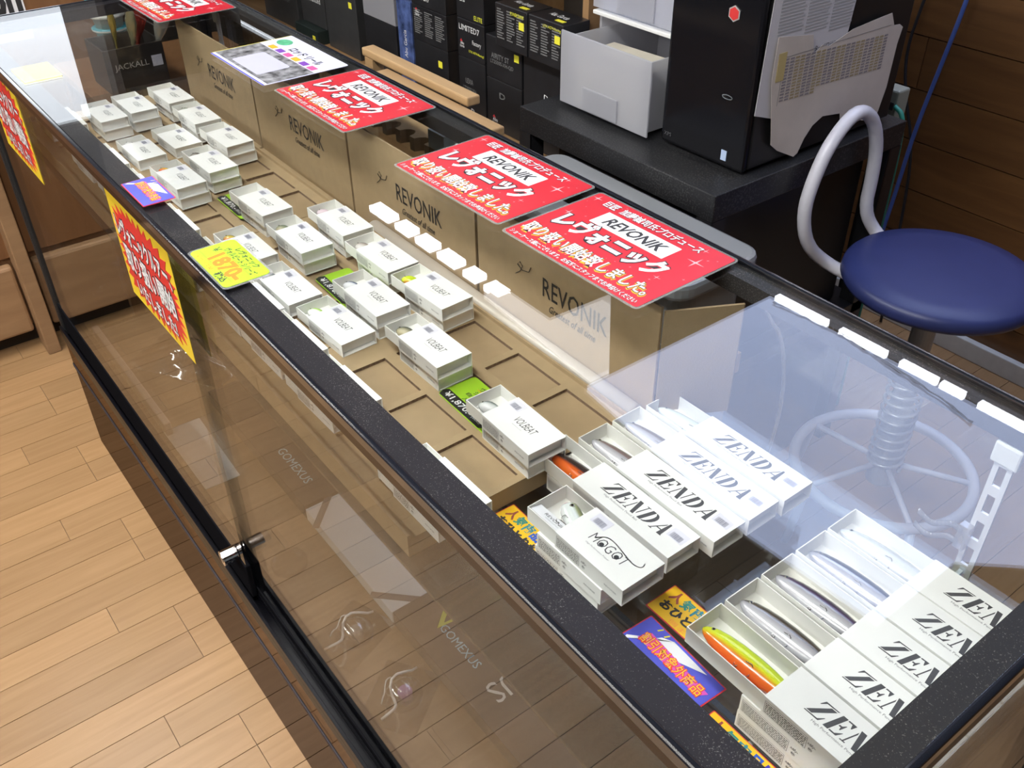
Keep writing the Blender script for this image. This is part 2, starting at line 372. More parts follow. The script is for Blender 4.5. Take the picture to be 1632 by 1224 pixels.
for i, (x0, x1, y0, y1) in enumerate(((-1.2, 0.0, -0.30, -0.15), (-2.8, -1.6, -0.30, -0.15), (-1.2, 0.0, -1.6, -1.45), (-2.8, -1.6, -1.6, -1.45))):  # unseen lamps added to brighten the boxes and the front floor
    lamp('fill_light', 'long added fill light under the ceiling over the customer side', rect(x0, x1, y0, y1), CEIL - 0.05, CEIL, LIGHT['fill'], 'fill', 'added fill lights on the customer side')

# ================================================================ THE DISPLAY CASE
case = thing('display_case', 'long glass display case with black frame and brown mirrored skirt', 'display case', (-L / 2, W / 2, 0))
def cpart(name, mb, m, **k):
    o = mb.build(name, m, None, **k); o.parent = case; o.matrix_parent_inverse = Matrix.Translation((L / 2, -W / 2, 0)); return o
SPK = speckle('dusty_black_frame', (0.014, 0.012, 0.018), (0.22, 0.20, 0.19), 1000, 0.45, 0.755)
SPKN = speckle('dusty_black_end_frame', (0.021, 0.019, 0.019), (0.20, 0.18, 0.16), scale=800, amount=0.76)
cpart('top_glass', MB().box(-L + 0.002, -0.002, 0.002, W - 0.002, T - 0.005, T), glass('top_glass', (0.975, 0.985, 0.98), 0.06))
cpart('top_frame_front', MB().box(-L, 0, 0.001, 0.0325, T - 0.022, T - 0.0055), SPK)
cpart('top_frame_back', MB().box(-L, 0, W - 0.024, W, T - 0.026, T - 0.0055), SPKN)
cpart('top_frame_end', MB().box(-L, -L + 0.024, 0.0325, W - 0.024, T - 0.026, T - 0.0055), SPK)
cpart('top_frame_end', MB().box(-0.026, 0, 0.0325, W - 0.024, T - 0.026, T - 0.0055), SPKN)
RIM = mat('black_glossy_rim', (0.01, 0.012, 0.018), 0.12, 0.0, coat=1.0)
for nm, bx_ in (('rim_front', (-L - 0.004, 0.004, -0.005, 0.002)), ('rim_back', (-L - 0.004, 0.004, W - 0.002, W + 0.004)), ('rim_end', (-L - 0.004, -L + 0.002, 0.002, W - 0.002)), ('rim_end', (-0.002, 0.004, 0.002, W - 0.002))):
    cpart(nm, MB().box(*bx_, T - 0.012, T + 0.001), RIM, bevel=0.002)
FACE = mat('front_face_trim', (0.055, 0.04, 0.032), 0.12, 0.7)
cpart('front_face', MB().box(-L, 0, -0.003, 0.001, T - 0.0235, T - 0.012), FACE)
cpart('end_face', MB().box(-0.001, 0.002, 0.0, W, T - 0.032, T - 0.012), BLACKM)
POST = mat('ribbed_black_post', (0.022, 0.023, 0.025), 0.4, var=0.25, vscale=300)
for x0, y0 in ((-L, 0.0), (-0.022, 0.0), (-L, W - 0.022), (-0.022, W - 0.022)):
    mb = MB().box(x0, x0 + 0.022, y0, y0 + 0.022, 0.30, T - 0.026)
    for q in range(3): mb.box(x0 + 0.003 + q * 0.006, x0 + 0.006 + q * 0.006, y0 - 0.0015, y0, 0.30, T - 0.03)
    cpart('post', mb, POST)
RAILM = mat('matt_black_rail', (0.009, 0.009, 0.011), 0.7, spec=0.0)
# sliding front doors
GF = glass('front_glass', (0.93, 0.94, 0.93), 0.05)
cpart('door_glass', MB().box(-L + 0.022, -0.93, 0.004, 0.009, 0.375, T - 0.028), GF)
cpart('door_glass', MB().box(-0.985, -0.022, 0.014, 0.019, 0.345, T - 0.028), GF)
cpart('door_rail', MB().box(-L + 0.022, -0.93, 0.0025, 0.0115, 0.335, 0.405), RAILM, bevel=0.002)
cpart('door_rail', MB().box(-0.985, -0.022, 0.0125, 0.021, 0.335, 0.350), RAILM, bevel=0.002)
RAIL = mat('black_slide_rail', (0.004, 0.004, 0.006), 0.3, 0.0, spec=0.12)
mb = MB().box(-L, 0, -0.006, 0.042, 0.302, 0.322)
for y0, y1 in ((-0.006, -0.001), (0.0116, 0.0124), (0.023, 0.042)): mb.box(-L, 0, y0, y1, 0.322, 0.337)
cpart('bottom_rail', mb, RAIL, bevel=0.001)
cpart('skirt_panel', MB().box(-L, 0, -0.002, 0.01, 0.0, 0.2265), DARKMIR)
cpart('skirt_strip', MB().box(-L, 0, -0.003, 0.01, 0.2355, 0.30), mirror('brown_mirror_strip', (0.27, 0.22, 0.18)))
cpart('skirt_groove', MB().box(-L, 0, -0.0045, 0.01, 0.2265, 0.2355), mat('blue_black_seal', (0.012, 0.012, 0.03), 0.5))
cpart('skirt_end', MB().box(-L, -L + 0.01, 0.01, W, 0.0, 0.30), DARKMIR)
cpart('skirt_end', MB().box(-0.01, 0, 0.01, W, 0.0, 0.30), DARKMIR)
cpart('skirt_back', MB().box(-L + 0.01, -0.01, W - 0.01, W, 0.0, 0.30), BLACKM)
cpart('deck', MB().box(-L + 0.01, -0.01, 0.012, W - 0.01, 0.285, 0.30), wood('deck_board', (0.23, 0.15, 0.085), (0.19, 0.12, 0.065), 0.5, (2, 14, 8)))
cpart('end_glass', MB().box(-L + 0.006, -L + 0.011, 0.022, W - 0.022, 0.30, T - 0.026), GLASS)
cpart('end_glass', MB().box(-0.0075, -0.0035, 0.022, W - 0.022, 0.30, T - 0.026), GLASS)
cpart('back_glass', MB().box(-L + 0.022, -0.93, W - 0.010, W - 0.006, 0.30, T - 0.026), GLASS)
cpart('back_glass', MB().box(-0.98, -0.022, W - 0.018, W - 0.014, 0.30, T - 0.026), GLASS)
# round chrome cam lock on the door overlap
def cyl_y(mb, x, z, r, y0, y1, n=24): return mb.tube([(x, y0, z), (x, y1, z)], r, n)
lk = cpart('lock', cyl_y(MB(), -0.962, 0.412, 0.0125, -0.020, 0.003), CHROME, smooth=False)
o = cyl_y(MB(), 0, 0, 0.0122, -0.0095, -0.0080).build('lock_ring', mat('dark_chrome', (0.25, 0.25, 0.27), 0.2, 1.0), lk, (-0.962, 0, 0.412))
cyl_y(MB(), 0, 0, 0.0065, -0.0208, -0.020).build('keyway', mat('lock_face', (0.5, 0.5, 0.52), 0.25, 1.0), lk, (-0.962, 0, 0.412))
# slotted shelf standards at the back
STD = mat('zinc_white', (0.72, 0.72, 0.74), 0.35, 0.3)
for x0 in (-0.135, -0.95, -1.80):
    mb = MB(); w = 0.017; y0, y1 = W - 0.0215, W - 0.0185
    mb.box(x0, x0 + 0.0048, y0, y1, 0.31, T - 0.03); mb.box(x0 + w - 0.0048, x0 + w, y0, y1, 0.31, T - 0.03)
    z = 0.31
    while z < T - 0.04:
        mb.box(x0 + 0.0048, x0 + w - 0.0048, y0, y1, z, z + 0.011); z += 0.033
    st = cpart('shelf_standard', mb, STD)
    cpart('standard_cap', MB().box(x0 - 0.004, x0 + w + 0.004, y0 - 0.004, y1, T - 0.05, T - 0.028), mat('cap_grey', (0.6, 0.6, 0.58), 0.4), bevel=0.002)
for x0 in (-0.1265, -0.94, -1.79):
    cpart('shelf_bracket', MB().box(x0 - 0.002, x0 + 0.002, 0.105, W - 0.022, 0.795, 0.8088), STD)
SH = 0.815
gs = MB().box(-L + 0.012, -0.012, 0.024, W - 0.024, SH - 0.006, SH).build('glass_shelf', glass('shelf_glass', (0.93, 0.965, 0.95)), None)
tag(gs, 'clear glass shelf carrying the white lure boxes inside the case', 'shelf')
tag(MB().box(-L + 0.03, -0.03, 0.0265, 0.1, SH - 0.0105, SH - 0.0065).build('felt_strip', mat('dark_felt', (0.035, 0.033, 0.036), 0.9, var=0.3, vscale=500)), 'dark strip running under the front of the glass shelf', 'strip')

# ================================================================ PRINTED POSTERS ON THE GLASS
def red_poster(x, y, rz, label, group=None, curl=0):
    a, b = 0.216, 0.154
    t = thing('poster', label, 'poster', (x, y, T + 0.0003), rz, group)
    MB().prism(rrect(0, a, 0, b, 0.006), 0, 0.0003).build('laminate', LAMI, t)
    MB().prism(rrect(0.003, a - 0.003, 0.003, b - 0.003, 0.004), 0.0003, 0.0006).build('sheet', RED, t)
    Z = 0.0007
    MB().prism(rrect(0.047, 0.161, 0.0915, 0.1235, 0.0005), Z, Z + 0.0001).build('white_panel', WHITE, t)
    letter(t, 'REVONIK', 0.104, 0.1075, Z + 0.0002, 0.088, 0.0175, INK, off=0.028, shear=0.25)
    def outlined(s, cx, cy, w, h, bold=0.02, out=0.06, yellow=False, shear=0.0):
        if yellow: letter(t, s, cx + 0.0009, cy - 0.0014, Z, w, h, ORANGE, off=out + 0.018, shear=shear, name='letter_shadow')
        letter(t, s, cx, cy, Z + 0.0002, w, h, INK, off=out, shear=shear, name='letter_outline')
        letter(t, s, cx, cy, Z + 0.0004, w, h, WHITE, off=bold, shear=shear)
    outlined('巨匠  加藤誠司氏プロデュース', 0.103, 0.1365, 0.150, 0.0140, 0.016, 0.05)
    outlined('レヴォニック', 0.101, 0.0725, 0.160, 0.033, 0.045, 0.092)
    outlined('取り扱い開始致しました。', 0.105, 0.0325, 0.192, 0.0225, 0.018, 0.055, True)
    outlined('ショーケース横にございます。お気軽にスタッフまでお声掛けください', 0.107, 0.0100, 0.198, 0.0082, 0.012, 0.04)
    rnd = random.Random(3); SPM = mat('sparkle_print', (0.88, 0.46, 0.48), 0.4)
    for cx, cy, r in ((0.190, 0.113, 0.012), (0.016, 0.088, 0.007), (0.012, 0.138, 0.008), (0.180, 0.140, 0.005), (0.185, 0.06, 0.005)): MB().poly(star(cx, cy, r, Z)).build('sparkle', SPM, t)
    mb = MB()
    for _ in range(40): mb.poly(star(rnd.uniform(0.006, 0.21), rnd.uniform(0.008, 0.146), rnd.uniform(0.0008, 0.0024), Z))
    tag(mb.build('fine_sparkles', SPM, t), kind='stuff')
    return t
red_poster(-0.6635, 0.2999, 0.0203, 'red poster with white Japanese lettering beside the blue stool end, next to bare glass')
red_poster(-0.8905, 0.2981, 0.027, 'red poster with white Japanese lettering between two other red posters')
red_poster(-1.2365, 0.3001, -0.0009, 'red poster with white Japanese lettering touching the colourful leaflet')
red_poster(-1.90, 0.288, 0.012, 'red poster with white Japanese lettering at the far corner of the glass top')
# small colourful leaflet
lf = thing('leaflet', 'colourful leaflet with a blank white rounded panel and green oval', 'leaflet', (-1.462, 0.296, T + 0.0003), 0.0)
a, b = 0.2, 0.149
MB().prism(rrect(0, a, 0, b, 0.004), 0, 0.0004).build('sheet', mat('leaflet_lilac', (0.66, 0.66, 0.86), 0.35, var=0.1, vscale=8), lf)
Z = 0.0005
MB().prism(rrect(0.002, a - 0.002, 0.008, 0.088, 0.001), Z, Z + 0.0001).build('photo', mat('grey_collage', (0.20, 0.20, 0.21), 0.4, var=0.9, vscale=70), lf)
MB().prism(rrect(0.052, 0.15, 0.014, 0.072, 0.006), Z + 0.0002, Z + 0.0003).build('white_panel', mat('panel_white', (0.50, 0.50, 0.62), 0.4), lf)
MB().prism([(0.028 + 0.018 * math.cos(k * 0.3927), 0.122 + 0.013 * math.sin(k * 0.3927)) for k in range(16)], Z + 0.0001, Z + 0.0002).build('oval_badge', mat('green_badge', (0.10, 0.42, 0.22), 0.4, var=0.3, vscale=90), lf)
for k in range(6):
    MB().prism(rrect(0.026 + k * 0.028, 0.046 + k * 0.028, 0.090, 0.102, 0.001), Z + 0.0001, Z + 0.0002).build('badge', (ORANGE, mat('violet_print', (0.20, 0.06, 0.42), 0.4), mat('pink_print', (0.75, 0.1, 0.3), 0.4))[k % 3], lf)
letter(lf, 'ロッド リール', 0.118, 0.115, Z + 0.0002, 0.1, 0.016, INK, off=0.03)
MB().box(0, 0.0012, 0, b, Z, Z + 0.0001).build('yellow_edge', YSTICK, lf)
MB().box(0, a, 0, 0.0025, Z, Z + 0.0001).build('blue_edge', mat('blue_print', (0.06, 0.06, 0.5), 0.4), lf)

# fluorescent price card lying on the glass
def price_card(name, label, x, y, z, rz, big):
    a, b = (0.094, 0.052)
    t = thing(name, label, 'price card', (x, y, z), rz)
    if big: MB().prism(rrect(-0.003, a + 0.003, -0.003, b + 0.003, 0.008), 0, 0.0004).build('laminate', LAMI, t)
    MB().prism(rrect(0, a, 0, b, 0.006), 0.0004, 0.0009).build('card', CARD_Y, t)
    Z = 0.001
    if big:
        OR = mat('orange_marker', (0.95, 0.22, 0.02), 0.5)
        letter(t, '1870-', 0.054, 0.0205, Z, 0.062, 0.0185, OR, off=0.055, shear=-0.12)
        letter(t, '¥', 0.012, 0.027, Z, 0.008, 0.009, INK)
        letter(t, 'レヴォニック', 0.050, 0.0455, Z, 0.050, 0.0078, INK, off=0.03)
        letter(t, 'ヴォルビート シリーズ', 0.052, 0.0363, Z, 0.070, 0.0074, INK, off=0.03)
        letter(t, '税込', 0.070, 0.0065, Z, 0.021, 0.009, INK, off=0.03)
        letter(t, 'メガバス特', 0.030, 0.0048, Z, 0.04, 0.006, OR, off=0.02)
        MB().box(0.004, 0.086, 0.0315, 0.0319, Z, Z + 0.0001).build('rule_line', mat('olive_line', (0.25, 0.33, 0.03), 0.5), t)
        MB().box(0.004, 0.086, 0.0105, 0.0109, Z, Z + 0.0001).build('rule_line', MATS['olive_line'], t)
    else:
        MB().prism([(0.003, 0.001), (0.079, 0.001), (0.083, 0.005), (0.078, 0.0145), (0.003, 0.0145), (0.0, 0.008)], Z, Z + 0.0005).build('black_label', mat('black_label', (0.02, 0.02, 0.022), 0.4), t)
        letter(t, '¥1,870.-', 0.032, 0.0078, Z + 0.0006, 0.05, 0.0092, WHITE, off=0.012)
        letter(t, '(税込)', 0.068, 0.0074, Z + 0.0006, 0.016, 0.0065, WHITE)
        letter(t, 'ヴォルビート', 0.05, 0.0440, Z, 0.05, 0.0072, INK, off=0.016)
        letter(t, 'シンキング', 0.046, 0.0345, Z, 0.040, 0.006, INK, off=0.016)
        letter(t, '自重 5.5g', 0.040, 0.0265, Z, 0.036, 0.006, INK, off=0.016)
        letter(t, '入荷カラー', 0.046, 0.0185, Z, 0.04, 0.0055, INK, off=0.016)
        MB().box(0.024, 0.08, 0.0393, 0.0400, Z, Z + 0.0001).build('rule_line', mat('orange_line', (0.9, 0.3, 0.02), 0.5), t)
    return t
price_card('price_card', 'fluorescent yellow price card with big orange 1870 on the glass top', -0.829, 0.003, T + 0.0003, 0.0, True)

BLUEP = mat('blue_violet_print', (0.09, 0.10, 0.58), 0.4, var=0.25, vscale=20)
def sale_card(label, x, y, z, rz, a=0.078, b=0.040):
    t = thing('sale_card', label, 'card', (x, y, z), rz)
    MB().prism(rrect(0, a, 0, b, 0.001), 0, 0.0004).build('border', mat('red_border', (0.62, 0.04, 0.06), 0.4), t)
    MB().prism(rrect(0.0012, a - 0.0012, 0.0012, b - 0.0012, 0.001), 0.0004, 0.0007).build('sheet', BLUEP, t)
    s = a / 0.078; Z = 0.0008
    def P(pts, m, n, z=Z): MB().prism([(x_ * s, y_ * b / 0.04) for x_, y_ in pts], z, z + 0.0001).build(n, m, t)
    P([(0.003, 0.008), (0.012, 0.019), (0.012, 0.014), (0.03, 0.018), (0.062, 0.036), (0.028, 0.0365), (0.02, 0.031), (0.016, 0.022), (0.004, 0.004)], WHITE, 'arrow')
    P([(0.009, 0.014), (0.07, 0.0145), (0.074, 0.0235), (0.013, 0.027)], mat('magenta_print', (0.72, 0.10, 0.52), 0.4), 'glow_band', Z + 0.0001)
    letter(t, '割引対象外商品', 0.0405 * s, 0.0195 * b / 0.04, Z + 0.0003, 0.060 * s, 0.0115 * b / 0.04, mat('sale_red', (0.85, 0.06, 0.04), 0.4), off=0.07, name='letter_outline')
    letter(t, '割引対象外商品', 0.0405 * s, 0.0195 * b / 0.04, Z + 0.0005, 0.060 * s, 0.0115 * b / 0.04, mat('sale_orange', (0.95, 0.55, 0.05), 0.4), off=0.005)
    for q in (0.013, 0.02): P([(q, 0.033), (q + 0.002, 0.038), (q + 0.003, 0.0375), (q + 0.0012, 0.0325)], YSTICK, 'spark')
    return t
sale_card('blue violet discount exclusion card lying on the glass top at the front frame', -1.048, 0.004, T + 0.0003, 0.0)
sale_card('blue violet discount exclusion card on the glass shelf beside the bright lure', -0.265, 0.126, SH + 0.0003, -0.05, 0.094, 0.040)
sale_card('blue violet discount exclusion card at the front of the cardboard tray', -0.70, 0.062, 0.8385, 0.05, 0.07, 0.034)
def popular_card(label, x, y, rz, a=0.10, b=0.038):
    t = thing('notice_card', label, 'card', (x, y, SH + 0.0003), rz)
    MB().prism(rrect(0, a, 0, b, 0.001), 0, 0.0004).build('border', MATS['red_border'], t)
    MB().prism(rrect(0.001, a - 0.001, 0.001, b - 0.001, 0.001), 0.0004, 0.0007).build('sheet', mat('amber_card', (0.88, 0.52, 0.02), 0.4, var=0.12, vscale=20), t)
    Z = 0.0008
    for ch, cx, m in (('人', 0.012, mat('maroon_print', (0.32, 0.07, 0.06), 0.4)), ('気', 0.025, mat('teal_print', (0.03, 0.25, 0.22), 0.4)), ('商', 0.038, mat('teal_print2', (0.03, 0.22, 0.30), 0.4)), ('品', 0.051, mat('blue_print2', (0.02, 0.10, 0.55), 0.4)), ('に', 0.064, mat('navy_print', (0.04, 0.03, 0.42), 0.4)), ('つ', 0.077, mat('violet_print2', (0.22, 0.03, 0.36), 0.4)), ('き', 0.090, mat('violet_print2', (0.22, 0.03, 0.36), 0.4))):
        letter(t, ch, cx, 0.0285, Z, 0.0108, 0.0118, m, off=0.045)
    letter(t, 'おひとり様', 0.037, 0.0145, Z, 0.060, 0.0108, INK, off=0.05)
    MB().prism([(0.078 + 0.011 * math.cos(k * 0.3927), 0.0145 + 0.009 * math.sin(k * 0.3927)) for k in range(16)], Z, Z + 0.0001).build('white_disc', WHITE, t)
    letter(t, '1', 0.078, 0.0145, Z + 0.0002, 0.005, 0.011, mat('sale_red2', (0.75, 0.03, 0.05), 0.4), off=0.05)
    letter(t, '個までです', 0.05, 0.0048, Z, 0.05, 0.005, mat('orange_print2', (0.85, 0.25, 0.05), 0.4))
    return t
popular_card('amber one-per-person notice card lying in front of the plain white popper lure box', -0.452, 0.117, -0.02)
popular_card('amber one-per-person notice card lying behind the blue violet card', -0.275, 0.170, 0.0)
popular_card('amber one-per-person notice card under the front of the wide lettered boxes', -0.162, 0.1005, 0.0)

# red and yellow burst poster taped inside the front glass
def burst_poster(label, x0, x1, z0, z1, rot=0.0):
    t = thing('window_poster', label, 'poster', (x0, 0.0034, z0), 0.0)
    w, h = x1 - x0, z1 - z0
    def flat(name, pts, y, m): MB().sheet([(px, y, pz) for px, pz in pts], 0.0003, (0, -1, 0)).build(name, m, t)
    flat('sheet', [(0, 0), (w, 0), (w, h), (0, h)], 0.0, mat('poster_yellow', (0.86, 0.62, 0.03), 0.4))
    n = 34; pts = []
    for k in range(2 * n):
        a = 2 * math.pi * k / (2 * n); rr = 1.0 if k % 2 == 0 else 0.84
        c, s = math.cos(a), math.sin(a); q = (abs(c) ** 4 + abs(s) ** 4) ** -0.25
        pts.append((w / 2 + w * 0.485 * rr * q * c, h / 2 + h * 0.47 * rr * q * s))
    flat('burst', pts, -0.0005, mat('poster_red', (0.74, 0.03, 0.03), 0.35))
    for s, cz, hh, ww in (('レヴォニックルアー、', 0.72, 0.20, 0.86), ('取り扱い開始', 0.45, 0.24, 0.78), ('いたしました!', 0.19, 0.14, 0.62)):
        letter(t, s, w / 2, h * cz, -0.0010, w * ww, h * hh, INK, off=0.08, name='letter_outline', plane='XZ')
        letter(t, s, w / 2, h * cz, -0.0013, w * ww, h * hh, WHITE, off=0.03, plane='XZ')
    return t
burst_poster('red and yellow starburst poster taped to the front glass near the price card', -1.138, -0.915, 0.795, 0.955)
burst_poster('red and yellow starburst poster taped to the front glass beside the black post', -1.80, -1.57, 0.80, 0.965)

# ================================================================ CARDBOARD TRAYS INSIDE THE CASE
TZ = 0.838
Y0, Y1 = 0.032, 0.322
def carton(i, label, end=False):
    x1 = -0.455 - 0.33 * i; x0 = x1 - 0.328
    t = thing('cardboard_carton', label, 'carton', (x0, Y0, SH + 0.0004), 0.0, 'opened display cartons')
    w, d = x1 - x0, Y1 - Y0; k = 0.003
    z = lambda v: v - SH
    MB().box(0, w, 0, d, 0, k).build('base', KRAFTD, t)
    MB().box(0, w, 0, k, k, z(0.843)).build('front_wall', KRAFT, t)
    MB().box(0, w, d - k, d, k, z(0.843)).build('back_wall', KRAFT, t)
    MB().box(0, k, k, d - k, k, z(0.8379)).build('side_wall', KRAFT, t)
    MB().box(w - k, w, k, d - k, k, z(0.8379)).build('side_wall', KRAFT, t)
    # insert sheet with cut-out cells (grid of strips) and a floor below them
    xs = [(0.059 + 0.09 * q, 0.139 + 0.09 * q) for q in range(3)]
    ys = [(0.022 + 0.066 * q, 0.072 + 0.066 * q) for q in range(4)]
    mb = MB(); zt, zb = z(TZ), z(TZ) - 0.004
    cx = [k] + [v for p in xs for v in p] + [w - k]; cy = [k] + [v for p in ys for v in p] + [d - k]
    for a in range(len(cx) - 1):
        for b in range(len(cy) - 1):
            if a % 2 == 1 and b % 2 == 1: continue
            mb.add([(cx[a], cy[b], zt), (cx[a + 1], cy[b], zt), (cx[a + 1], cy[b + 1], zt), (cx[a], cy[b + 1], zt)], [(0, 1, 2, 3)])
    mb.build('insert', KRAFT, t)
    mb = MB()
    for a, b in xs:
        for c, e in ys:
            for p, q in (((a, c), (b, c)), ((b, c), (b, e)), ((b, e), (a, e)), ((a, e), (a, c))):
                mb.add([(*p, zb), (*q, zb), (*q, zt), (*p, zt)], [(3, 2, 1, 0)])
    mb.build('cut_edge', KRAFTE, t)
    MB().box(k, w - k, k, d - k, zb - 0.001, zb).build('cell_floor', KRAFTD, t)
    # raised lid standing at the back with the printed name
    lid = MB().box(0.003, w - 0.001, d + 0.028, d + 0.031, 0, z(0.972)).build('lid', KRAFT, t)
    MB().box(0.003, w - 0.001, d, d + 0.028, 0.0, 0.003).build('hinge_flap', KRAFT, t)
    letter(lid, 'REVONIK', 0.1925, z(0.9065), d + 0.0275, 0.114, 0.0255, mat('carton_ink', (0.02, 0.018, 0.017), 0.6), off=0.006, plane='XZ')
    letter(lid, 'Greatest of all time', 0.190, z(0.8815), d + 0.0275, 0.083, 0.010, MATS['carton_ink'], off=0.01, shear=0.4, plane='XZ')
    mb = MB().tube([(0.083, d + 0.027, z(0.901)), (0.092, d + 0.027, z(0.908)), (0.097, d + 0.027, z(0.917)), (0.092, d + 0.027, z(0.921)), (0.087, d + 0.027, z(0.916)), (0.096, d + 0.027, z(0.911)), (0.109, d + 0.027, z(0.914)), (0.113, d + 0.027, z(0.922))], 0.0005, 5)
    mb.build('hook_emblem', MATS['carton_ink'], lid)
    if end:
        o = MB().box(0, 0.003, 0, 0.085, 0, 0.14).build('side_flap', KRAFT, t, (w + 0.0005, d + 0.031, z(0.828)), R(-28))
        MB().box(-0.0003, 0.0033, 0.0845, 0.0856, 0, 0.14).build('cut_edge', KRAFTE, o)
carton(0, 'opened kraft carton with its printed lid raised, ending beside the wide lettered boxes', True)
carton(1, 'opened kraft carton with printed raised lid behind the fluorescent yellow lure', False)
carton(2, 'opened kraft carton with printed raised lid below the red poster by the leaflet', False)
carton(3, 'opened kraft carton with printed raised lid at the far end of the shelf', False)
rl = MB().tube([(-1.03, 0.3362, SH + 0.0166), (-0.47, 0.3362, SH + 0.0166)], 0.0130, 20).build('paper_roll', mat('pale_roll', (0.52, 0.46, 0.39), 0.35, coat=0.2), smooth=True)
tag(rl, 'long pale rolled sheet lying behind the carton cells', 'roll')
for x, y, rz in ((-1.259, 0.187, 0.0), (-0.941, 0.1905, -0.03), (-0.628, 0.181, -0.02)):
    price_card('price_card', 'fluorescent yellow price card with black 1,870 label tucked between lure boxes', x, y, TZ + 0.0004, rz, False)
for o in list(COL.objects):
    if o.name.startswith('price_card') and o.get('label', '').startswith('fluorescent yellow price card with black'): o['group'] = 'price cards in the carton trays'

# ================================================================ LURE BOXES
_BM = {}
def box_meshes(kind, w, t, sl, tl, out):
    """sleeve of length sl ending at x=0, tray of length tl pushed out by 'out' at the far end"""
    k = (kind, w, t, sl, tl, out)
    if k in _BM: return _BM[k]
    c = 0.0009
    sv = MB().box(-sl, 0, 0, w, 0, c).box(-sl, 0, 0, w, t - c, t).box(-sl, 0, 0, c, c, t - c).box(-sl, 0, w - c, w, c, t - c)
    x0, x1 = -sl - out, -0.007 if out > 0 else -0.0015; g = 0.0012
    tr = MB().box(x0, x1, g, w - g, g, g + c).box(x0, x1, g, g + c, g + c, t - g).box(x0, x1, w - g - c, w - g, g + c, t - g)
    tr.box(x0, x0 + c, g + c, w - g - c, g + c, t - g).box(x1 - c, x1, g + c, w - g - c, g + c, t - g)
    def bars(n, ww, hh, seed):
        r = random.Random(seed); mb = MB(); x = 0
        while x < ww:
            b = r.choice((0.25, 0.4, 0.7)) * ww / n; mb.box(x, min(x + b, ww), 0, hh, 0, 0.00005); x += b + r.choice((0.3, 0.5)) * ww / n
        return mb
    bar = bars(12, 0.0130, 0.0068, 4).mesh('barcode', mat('barcode_ink', (0.10, 0.10, 0.16), 0.5))
    stk = MB().box(0, 0.019, 0, 0.0135, 0, 0.0001).mesh('barcode_sticker', STICK)
    # printed block of small text on the long side
    r = random.Random(9); info = MB(); iw, ih = sl * 0.33, t * 0.58
    for q in range(6):
        z0 = ih * q / 6; x = 0
        while x < iw:
            b = r.uniform(0.0008, 0.003); info.add([(x, 0, z0), (min(x + b, iw), 0, z0), (min(x + b, iw), 0, z0 + ih * 0.09), (x, 0, z0 + ih * 0.09)], [(0, 1, 2, 3)]); x += b + 0.0007
    e = 0.0003
    for a0, a1, b0, b1 in ((-0.001, iw + 0.001, -0.001, -0.001 + e), (-0.001, iw + 0.001, ih + 0.0006, ih + 0.0006 + e), (-0.001, -0.001 + e, -0.001, ih + 0.0006), (iw + 0.0007, iw + 0.001, -0.001, ih + 0.0006)):
        info.add([(a0, 0, b0), (a1, 0, b0), (a1, 0, b1), (a0, 0, b1)], [(0, 1, 2, 3)])
    info = info.mesh('side_print', INK)
    # round fish emblem with a flourish above it
    emb = MB()
    for q in range(14):
        a = q * 2.4; rad = 0.0022 * math.sqrt(q / 14); cx, cz = rad * math.cos(a) * 1.6, 0.0075 + rad * math.sin(a) * 0.8
        emb.add([(cx - 0.0006, 0, cz - 0.0003), (cx + 0.0009, 0, cz - 0.0001), (cx + 0.0003, 0, cz + 0.0006)], [(0, 1, 2)])
    for q in range(10):
        a = q * 0.628; cx, cz = 0.0016 * math.cos(a), 0.0025 + 0.0016 * math.sin(a)
        emb.add([(cx - 0.0004, 0, cz - 0.0004), (cx + 0.0004, 0, cz - 0.0004), (cx + 0.0003, 0, cz + 0.0005)], [(0, 1, 2)])
    emb.add([(-0.001, 0, 0.002), (0.001, 0, 0.002), (0.0012, 0, 0.003), (-0.0012, 0, 0.003)], [(0, 1, 2, 3)])
    emb = emb.mesh('side_emblem', INK)
    _BM[k] = dict(sleeve=sv.mesh('sleeve', WHITEBOX), tray=tr.mesh('tray', WHITEIN), bar=bar, stk=stk, info=info, emb=emb)
    return _BM[k]
KINDS = {   # width, height, sleeve, tray length
 'volbeat': (0.048, 0.018, 0.081, 0.079), 'zenda': (0.0425, 0.0205, 0.131, 0.128), 'zenda2': (0.0425, 0.0205, 0.113, 0.110), 'mogot': (0.050, 0.0195, 0.088, 0.086)}
